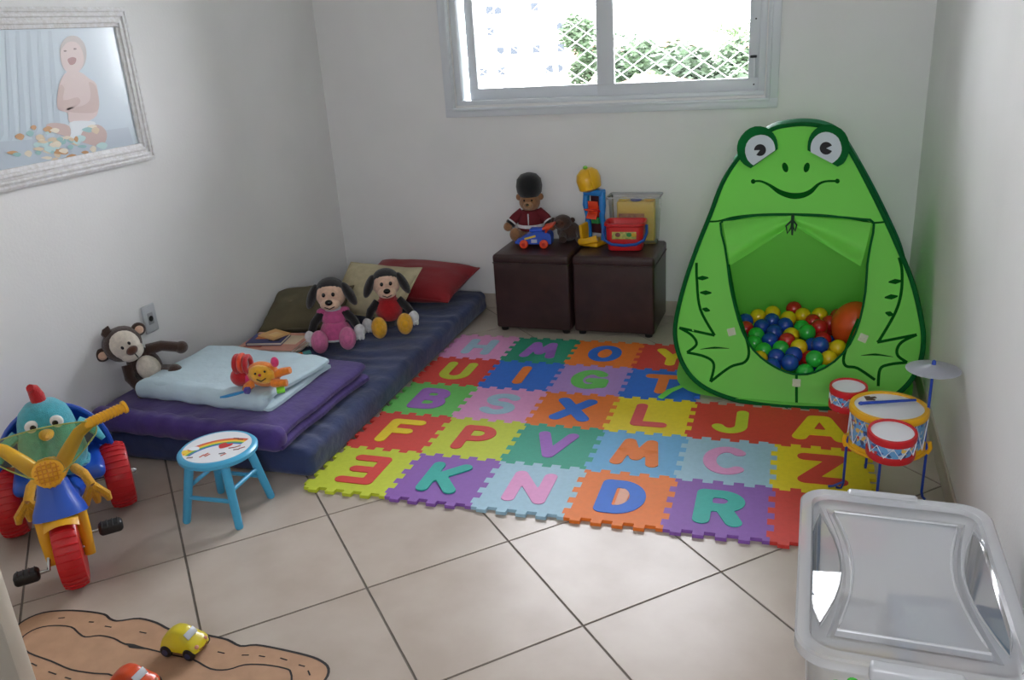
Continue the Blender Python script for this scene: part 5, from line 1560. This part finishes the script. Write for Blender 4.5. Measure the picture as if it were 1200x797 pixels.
def drums():
    C0 = Vector((1.852, 0.405, 0.0))
    t = thing('toy_drum_kit', 'toy drum kit of one yellow rimmed and two red rimmed drums with cymbal', 'drum kit', C0)
    def drum(c, r, h, hoop, name, tilt=(0, 0, 1), lab=None):
        c = Vector(c); ax = Vector(tilt).normalized()
        d = MB().lathe([(r * .965, 0.006), (r * .965, h - .006)], 36, c, ax).build(name, M_WRAP, t, label=lab)
        for z in (0.0, h - .02):
            MB().lathe([(r * .95, z), (r * 1.02, z), (r * 1.035, z + .006), (r * 1.035, z + .017), (r * 1.01, z + .022), (r * .9, z + .022), (r * .9, z + .014)], 40, c, ax, cap=False).build('hoop', hoop, d)
        MB().lathe([(r * .93, h - .006), (r * .93, h - .003)], 36, c, ax).build('drum_head', M_SKIN, d)
        MB().lathe([(r * .93, .004), (r * .93, .008)], 36, c, ax).build('drum_head', M_SKIN, d)
        x, y, _ = basis(ax); n = 18
        MB().tube([c + (x * math.cos(2 * math.pi * k / n) + y * math.sin(2 * math.pi * k / n)) * r * 1.012 + ax * ((.022 if k % 2 else h - .022)) for k in range(n)], .0017, 5, closed=True).build('tension_cord', M_CORD, d)
        return d
    big = drum((0, 0, .165), .112, .135, M_HYEL, 'bass_drum', lab='big drum with yellow hoops')
    # small printed mark on the big head
    mk_ = MB(); z = .2985
    mk_.box((-.058, .052, z), (.018, .03, .0012), rot=(0, 0, .2)); mk_.box((-.043, .060, z), (.02, .012, .0012), rot=(0, 0, .5)); mk_.box((-.045, .045, z), (.016, .01, .0012), rot=(0, 0, -.3))
    mk_.build('printed_mark', mat('mark_brown', (84, 56, 36), .5), big)
    drum((-.002, -.168, .222), .066, .078, M_HRED, 'small_drum', (0.0, -.10, 1), lab='small red hooped drum on the storage box side of the big one')
    drum((-.112, .142, .225), .058, .075, M_HRED, 'small_drum', (-.02, -.06, 1), lab='small red hooped drum on the tent side of the big one')
    # stand: ring clamp, legs with splayed feet
    MB().tube([(.118 * math.cos(a * .2618), .118 * math.sin(a * .2618), .172) for a in range(24)], .006, 6, closed=True).build('stand_ring', M_HYEL, t)
    for k, (a, ft) in enumerate(((-165, (-.02, -.012)), (-100, (0.0, -.03)), (-15, (.012, -.004)), (110, (0, .02)))):
        x, y = .119 * math.cos(math.radians(a)), .119 * math.sin(math.radians(a))
        l = MB().tube([(x, y, .20), (x, y, .03), (x + ft[0] * .3, y + ft[1] * .3, .012), (x + ft[0], y + ft[1], (.004 if k == 2 else .0185))], .0042, 8).build('leg', M_DBLUE, t)
        if k == 0:
            MB().tube([(x, y, .034), (x - .03, y - .008, .0195), (x - .045, y - .012, .0185)], .004, 6).build('foot', M_DBLUE, l)
    for a in (-15, -165):
        x, y = .121 * math.cos(math.radians(a)), .121 * math.sin(math.radians(a))
        MB().tube([(x, y, .165), (x * 1.06, y * 1.06, .185), (x * 1.02, y * 1.02, .205)], .007, 8).build('clamp', M_HYEL, t)
    for p0, p1 in (((0, -.105, .25), (-.001, -.125, .255)), ((-.066, .088, .255), (-.082, .105, .258))):
        MB().tube([p0, p1], .008, 8).build('drum_arm', M_DBLUE, t)
    # cymbal on a post
    px_, py_ = .112, .01
    post = MB().tube([(px_, py_, .17), (px_, py_, .45)], .0042, 8).build('cymbal_post', M_DBLUE, t)
    cy = MB().lathe([(.077, 0.0), (.07, .002), (.03, .006), (.02, .012), (.008, .017), (.008, .0155), (.018, .0105), (.028, .0045), (.07, .0005)], 40, (px_, py_, .428)).build('cymbal', mat('cymbal_grey', (170, 172, 182), .4, metal=.25), t)
    MB().lathe([(.006, 0), (.006, .012), (.003, .016)], 10, (px_, py_, .442)).build('wing_nut', M_DBLUE, cy)
    # drum stick on the big head
    s_ = thing('drum_stick', 'blue plastic drum stick lying on the yellow rimmed drum', 'drum stick', C0 + Vector((0.0, 0.024, .3045)), 0.34)
    MB().tube([(-.085, 0, 0), (-.06, 0, 0), (.07, 0, 0), (.085, 0, 0)], [.0052, .0052, .004, .004], 10).build('shaft', M_DBLUE, s_)
    MB().ell((-.086, 0, 0), (.009, .0062, .006)).build('tip', M_DBLUE, s_)
drums()

# ------------------------------------------------------------------ storage box
def storage():
    X0, X1, Y0, Y1, Z = 1.602, 1.998, -0.93, -0.342, 0.41
    cx, cy = (X0 + X1) / 2, (Y0 + Y1) / 2; W, D = X1 - X0, Y1 - Y0
    t = thing('storage_box', 'big clear plastic storage box with lid beside the drums', 'storage box', (cx, cy, 0))
    M_MILK = clear_mat('milky_plastic', haze=.66, gloss=.06, rough=.15, hazecol=(236, 239, 242))
    M_MILK2 = clear_mat('milky_lid', haze=.62, gloss=.06, rough=.16, hazecol=(236, 239, 242))
    M_RIDGE = clear_mat('milky_ridge', haze=.82, gloss=.06, rough=.2, hazecol=(242, 244, 246))
    M_LENS = clear_mat('clear_lens', haze=.25, gloss=.08, rough=.02, hazecol=(200, 205, 210))
    loft_rr([(W - .10, D - .11, .004), (W - .09, D - .10, .0), (W - .08, D - .09, .012), (W - .045, D - .05, Z - .05), (W - .03, D - .035, Z - .045), (W - .03, D - .035, Z - .022)], .055, 7).build('tub', M_MILK, t)
    for s_ in (-1, 1):
        MB().tube([(s_ * (W / 2 - .034), -D * .32, .2), (s_ * (W / 2 - .03), 0, .2), (s_ * (W / 2 - .034), D * .32, .2)], .004, 6).build('side_rib', M_RIDGE, t)
    # lid: flange with rolled rim, inner tray
    lid = loft_rr([(W - .006, D - .006, Z - .026, .06), (W, D, Z - .024, .06), (W, D, Z - .004, .06), (W - .008, D - .008, Z, .058), (W - .05, D - .05, Z - .001, .045), (W - .058, D - .058, Z - .012, .042)], .06, 7, close_bot=False).build('lid', M_MILK, t)
    def L2(u, v):
        p = on_z(u, v, Z - .006); return (p.x - cx, p.y - cy)
    def zc_(X, Y): return L2(920 + X / 3.364, 560 + Y / 3.364)
    # hourglass plateau in the middle of the lid, symmetric about the lid's middle
    hw_top, hw_mid, yh = .125, .092, .205
    def side(s_, o=0.0, n=14): return [(s_ * (hw_top + o - (hw_top - hw_mid) * math.cos(math.pi / 2 * (-1 + 2 * k / n))), -(yh + o) + 2 * (yh + o) * k / n) for k in range(n + 1)]
    def hour(o): return side(1, o) + side(-1, o)[::-1]
    def lens(s_):
        xo = s_ * (W / 2 - .033); a = []
        n = 14
        inner = [(s_ * (hw_top + .03 - (hw_top - hw_mid) * 1.25 * math.cos(math.pi / 2 * (-1 + 2 * k / n))), -.20 + .40 * k / n) for k in range(n + 1)]
        outer = [(s_ * (hw_top + .03 + .028 * math.cos(math.pi / 2 * (-1 + 2 * k / n))), -.20 + .40 * k / n) for k in range(n + 1)]
        return inner + outer[::-1][1:-1]
    # tray around the hourglass with lens-shaped clear panels at both sides
    tray = rrect(W - .056, D - .056, .042, 7)
    Lz = [lens(-1), lens(1)]
    v, f = fill2d(tray, Lz + [hour(.018)], None)
    MB().add([(p.x, p.y, Z - .012) for p in v], f).build('lid_tray', M_MILK2, lid)
    for l in Lz:
        v, f = fill2d(l, [], .018)
        MB().add([(p.x, p.y, Z - .0145 + .42 * (p.y + .02) ** 2 + .17 * (.155 - abs(p.x))) for p in v], f).build('lid_window', M_LENS, lid)
        MB().tube([(x, y, Z - .0115) for x, y in l], .0022, 6, closed=True).build('lid_ridge', M_RIDGE, lid)
    # groove wall and plateau
    A, B = hour(.018), hour(0.0); n = len(A)
    vs = [(x, y, Z - .012) for x, y in A] + [(x, y, Z - .019) for x, y in hour(.012)] + [(x, y, Z - .019) for x, y in hour(.004)] + [(x, y, Z - .007) for x, y in B]
    fs = []
    for k in range(3):
        for i in range(n): fs.append((k * n + i, k * n + (i + 1) % n, (k + 1) * n + (i + 1) % n, (k + 1) * n + i))
    MB().add(vs, fs).build('lid_groove', M_MILK2, lid)
    v, f = fill2d(B, [], .04); MB().add([(p.x, p.y, Z - .007) for p in v], f).build('lid_plateau', M_MILK2, lid)
    MB().tube([(x, y, Z - .007) for x, y in B], .0028, 6, closed=True).build('lid_ridge', M_RIDGE, lid)
    # clip handles at both ends
    for s_ in (-1, 1):
        MB().rbox((0.0 if s_ < 0 else -.02, s_ * (D / 2 - .002), Z - .012), (.15, .028, .03), .008, 3).build('clip', M_RIDGE, t)
    # green print on the wall of the tub
    gp = MB()
    for dx, dz, r_ in ((0, 0, .016), (-.022, .008, .011), (.02, .01, .012), (.004, .022, .010), (-.01, -.018, .008)):
        gp.lathe([(0, 0), (r_, 0), (r_ * .9, .0008)], 12, (-.10 + dx, -D / 2 + .0255, Z - .085 + dz), (0, -1, 0.06))
    gp.build('green_print', mat('print_green', (60, 170, 50), .5), t)
    # toys kept inside
    def item(nm, lab, cat, c_, d, rz, col, col2=None):
        o = thing(nm, lab, cat, (cx + c_[0], cy + c_[1], c_[2]), rz)
        b = MB().rbox((0, 0, d[2] / 2), d, .008, 2).build('box_body', mat('kept_%d_%d_%d' % col, col, .5), o)
        MB().box((0, 0, d[2] + .0006), (d[0] * .7, d[1] * .6, .001)).build('box_label', mat('kept_l_%d' % (col2 or col)[0], col2 or (220, 210, 190), .5), b)
    item('game_box', 'yellow game box inside the clear storage box', 'box', (-.07, -.13, .012), (.16, .20, .22), .1, (214, 176, 70), (230, 210, 150))
    item('game_box', 'brown game box inside the clear storage box', 'box', (.09, -.14, .012), (.13, .19, .26), -.06, (110, 70, 56), (180, 150, 130))
    item('game_box', 'blue game box inside the clear storage box', 'box', (.08, .10, .012), (.14, .22, .20), .08, (60, 110, 160), (150, 180, 200))
    item('game_box', 'pale grey game box inside the clear storage box', 'box', (-.08, .11, .012), (.15, .20, .17), -.04, (170, 172, 176), (200, 200, 205))
storage()

# ------------------------------------------------------------------ cardboard race track and cars
def track():
    cp = lambda X, Y: on_z(X / 3, 690 + Y / 3, .004)
    pts = [(45, 150), (85, 112), (150, 85), (230, 77), (300, 80), (365, 90), (385, 105), (405, 113), (430, 112), (490, 105), (550, 120), (600, 145), (660, 150), (735, 165), (800, 180), (845, 202), (900, 198), (980, 212), (1080, 235), (1130, 255), (1155, 282), (1140, 325), (1060, 400), (860, 470), (600, 520), (330, 500), (120, 430), (20, 330), (5, 230)]
    P = [cp(*p) for p in pts]
    c0 = sum(P, Vector()) / len(P); c0.z = 0
    loop = smooth_loop([(p.x - c0.x, p.y - c0.y) for p in P], 3)
    M_CB = mat('cardboard', (184, 146, 116), .85, var=.10, vscale=14, bump=.08, bscale=60, detail=5)
    t = thing('cardboard_track', 'brown cardboard cut out drawn as a toy race track', 'cardboard track', (c0.x, c0.y, 0))
    M_PEN = mat('marker_black', (44, 40, 40), .7)
    v, f = fill2d(loop, [], .12); mb = MB(); n = len(loop)
    mb.add([(p.x, p.y, .004) for p in v], f); mb.add([(p.x, p.y, .0005) for p in v], f)
    mb.add([(x, y, .0005) for x, y in loop] + [(x, y, .004) for x, y in loop], [(i, (i + 1) % n, n + (i + 1) % n, n + i) for i in range(n)])
    mb.build('board', M_CB, t, smooth=0)
    def pen(pl, wd, name='drawn_line', closed=False, z=.0045):
        q = [Vector((p[0], p[1])) for p in pl]; vs = []; fs = []; k = len(q)
        for i, p in enumerate(q):
            d = q[(i + 1) % k if closed else min(i + 1, k - 1)] - q[i - 1 if closed else max(i - 1, 0)]
            d = d.normalized() if d.length > 1e-9 else Vector((1, 0)); nn = Vector((-d.y, d.x)) * wd / 2
            vs += [(p.x + nn.x, p.y + nn.y, z), (p.x - nn.x, p.y - nn.y, z)]
        fs = [(2 * i, 2 * i + 1, 2 * ((i + 1) % k) + 1, 2 * ((i + 1) % k)) for i in range(k if closed else k - 1)]
        MB().add(vs, fs).build(name, M_PEN, t, smooth=0)
    pen(loop, .007, 'outline', True)
    inn = [(75, 195), (82, 168), (130, 140), (190, 130), (250, 135), (275, 155), (300, 170), (350, 165), (400, 175), (440, 195), (520, 212), (600, 232), (680, 250), (740, 282), (800, 285), (860, 268), (930, 268), (1000, 280), (1022, 295), (1010, 340), (860, 400), (620, 420), (420, 380), (400, 308), (330, 298), (250, 285), (180, 255), (100, 225)]
    q = smooth_loop([(cp(*p).x - c0.x, cp(*p).y - c0.y) for p in inn], 3)
    pen(q, .005, 'inner_line', True)
    # widened dark wedge on the inner line
    w_ = [(442, 192), (470, 195), (530, 214), (490, 212), (455, 208)]
    v, f = fill2d([(cp(*p).x - c0.x, cp(*p).y - c0.y) for p in w_]); MB().add([(p.x, p.y, .0048) for p in v], f).build('drawn_wedge', M_PEN, t, smooth=0)
    for a, b in (((205, 104), (228, 102)), ((312, 117), (330, 118)), ((368, 132), (392, 136)), ((490, 152), (515, 157)), ((765, 222), (790, 228)), ((850, 234), (875, 234)), ((910, 236), (932, 240)), ((985, 244), (1010, 252)), ((1050, 268), (1072, 274)), ((1083, 288), (1090, 305)), ((110, 262), (130, 272)), ((170, 292), (198, 302)), ((228, 312), (250, 318))):
        A, B = cp(*a), cp(*b); pen([(A.x - c0.x, A.y - c0.y), (B.x - c0.x, B.y - c0.y)], .004, 'lane_dash')
track()

def toy_car(label, loc, rz, col, L_=.125):
    t = thing('toy_car', label, 'toy car', loc, rz)
    M_C = mat('carpaint_%d_%d' % (col[0], col[1]), col, .3, coat=.3)
    k = L_ / .125
    # rounded body: side profile swept across with side curvature
    prof = [(-.062, .02), (-.064, .034), (-.056, .05), (-.042, .066), (-.022, .077), (.0, .078), (.016, .072), (.028, .058), (.034, .05), (.05, .046), (.06, .036), (.062, .022)]
    vs = []; fs = []; m = 8; n = len(prof)
    for j in range(m + 1):
        s_ = -1 + 2 * j / m
        for x, z in prof:
            sh = 1 - .16 * abs(s_) ** 3; y = s_ * (.036 - (.010 if z > .052 else 0) * abs(s_))
            zz = .018 + (z - .018) * (1 - .16 * abs(s_) ** 4)
            vs.append((x * sh * k, y * k, zz * k))
    for j in range(m):
        for i in range(n - 1): o = j * n + i; fs.append((o, o + 1, o + n + 1, o + n))
        fs.append((j * n, j * n + n, j * n + n + n - 1, j * n + n - 1))
    fs.append(tuple(range(n))); fs.append(tuple(m * n + i for i in range(n))[::-1])
    MB().add(vs, fs).build('body', M_C, t, smooth=50)
    M_W = mat('car_window_grey', (196, 200, 206), .3)
    MB().rbox((.0265 * k, 0, .064 * k), (.003 * k, .042 * k, .020 * k), .001, 1, rot=(0, -.72, 0)).build('windscreen', M_W, t)
    for s_ in (-1, 1):
        MB().ell((.054 * k, s_ * .02 * k, .036 * k), (.007 * k, .007 * k, .006 * k)).build('headlight', mat('car_light', (220, 150, 120), .3), t)
        for x in (-.038, .036):
            w = MB().rcyl((x * k, s_ * .027 * k, .0185 * k), (x * k, s_ * .041 * k, .0185 * k), .0185 * k, .005 * k).build('wheel', M_BLACK, t)
            MB().cyl((x * k, s_ * .041 * k, .0185 * k), (x * k, s_ * .0425 * k, .0185 * k), .009 * k, seg=12).build('hub_cap', mat('hub_blue', (60, 70, 110), .4), w)
    MB().tube([(.061 * k, -.018 * k, .027 * k), (.0635 * k, 0, .025 * k), (.061 * k, .018 * k, .027 * k)], .0016 * k, 6).build('bumper_line', mat('car_dark', (120, 60, 40), .4), t)
    return t
pc = on_z(219, 762, .005)
toy_car('rounded yellow toy car parked on the cardboard track', (pc.x, pc.y, .0052), 0.05, (216, 196, 24), .115)
pc = on_z(160, 812, .005)
toy_car('orange red toy car parked on the cardboard track', (pc.x, pc.y, .0052), 0.02, (222, 76, 26), .118)
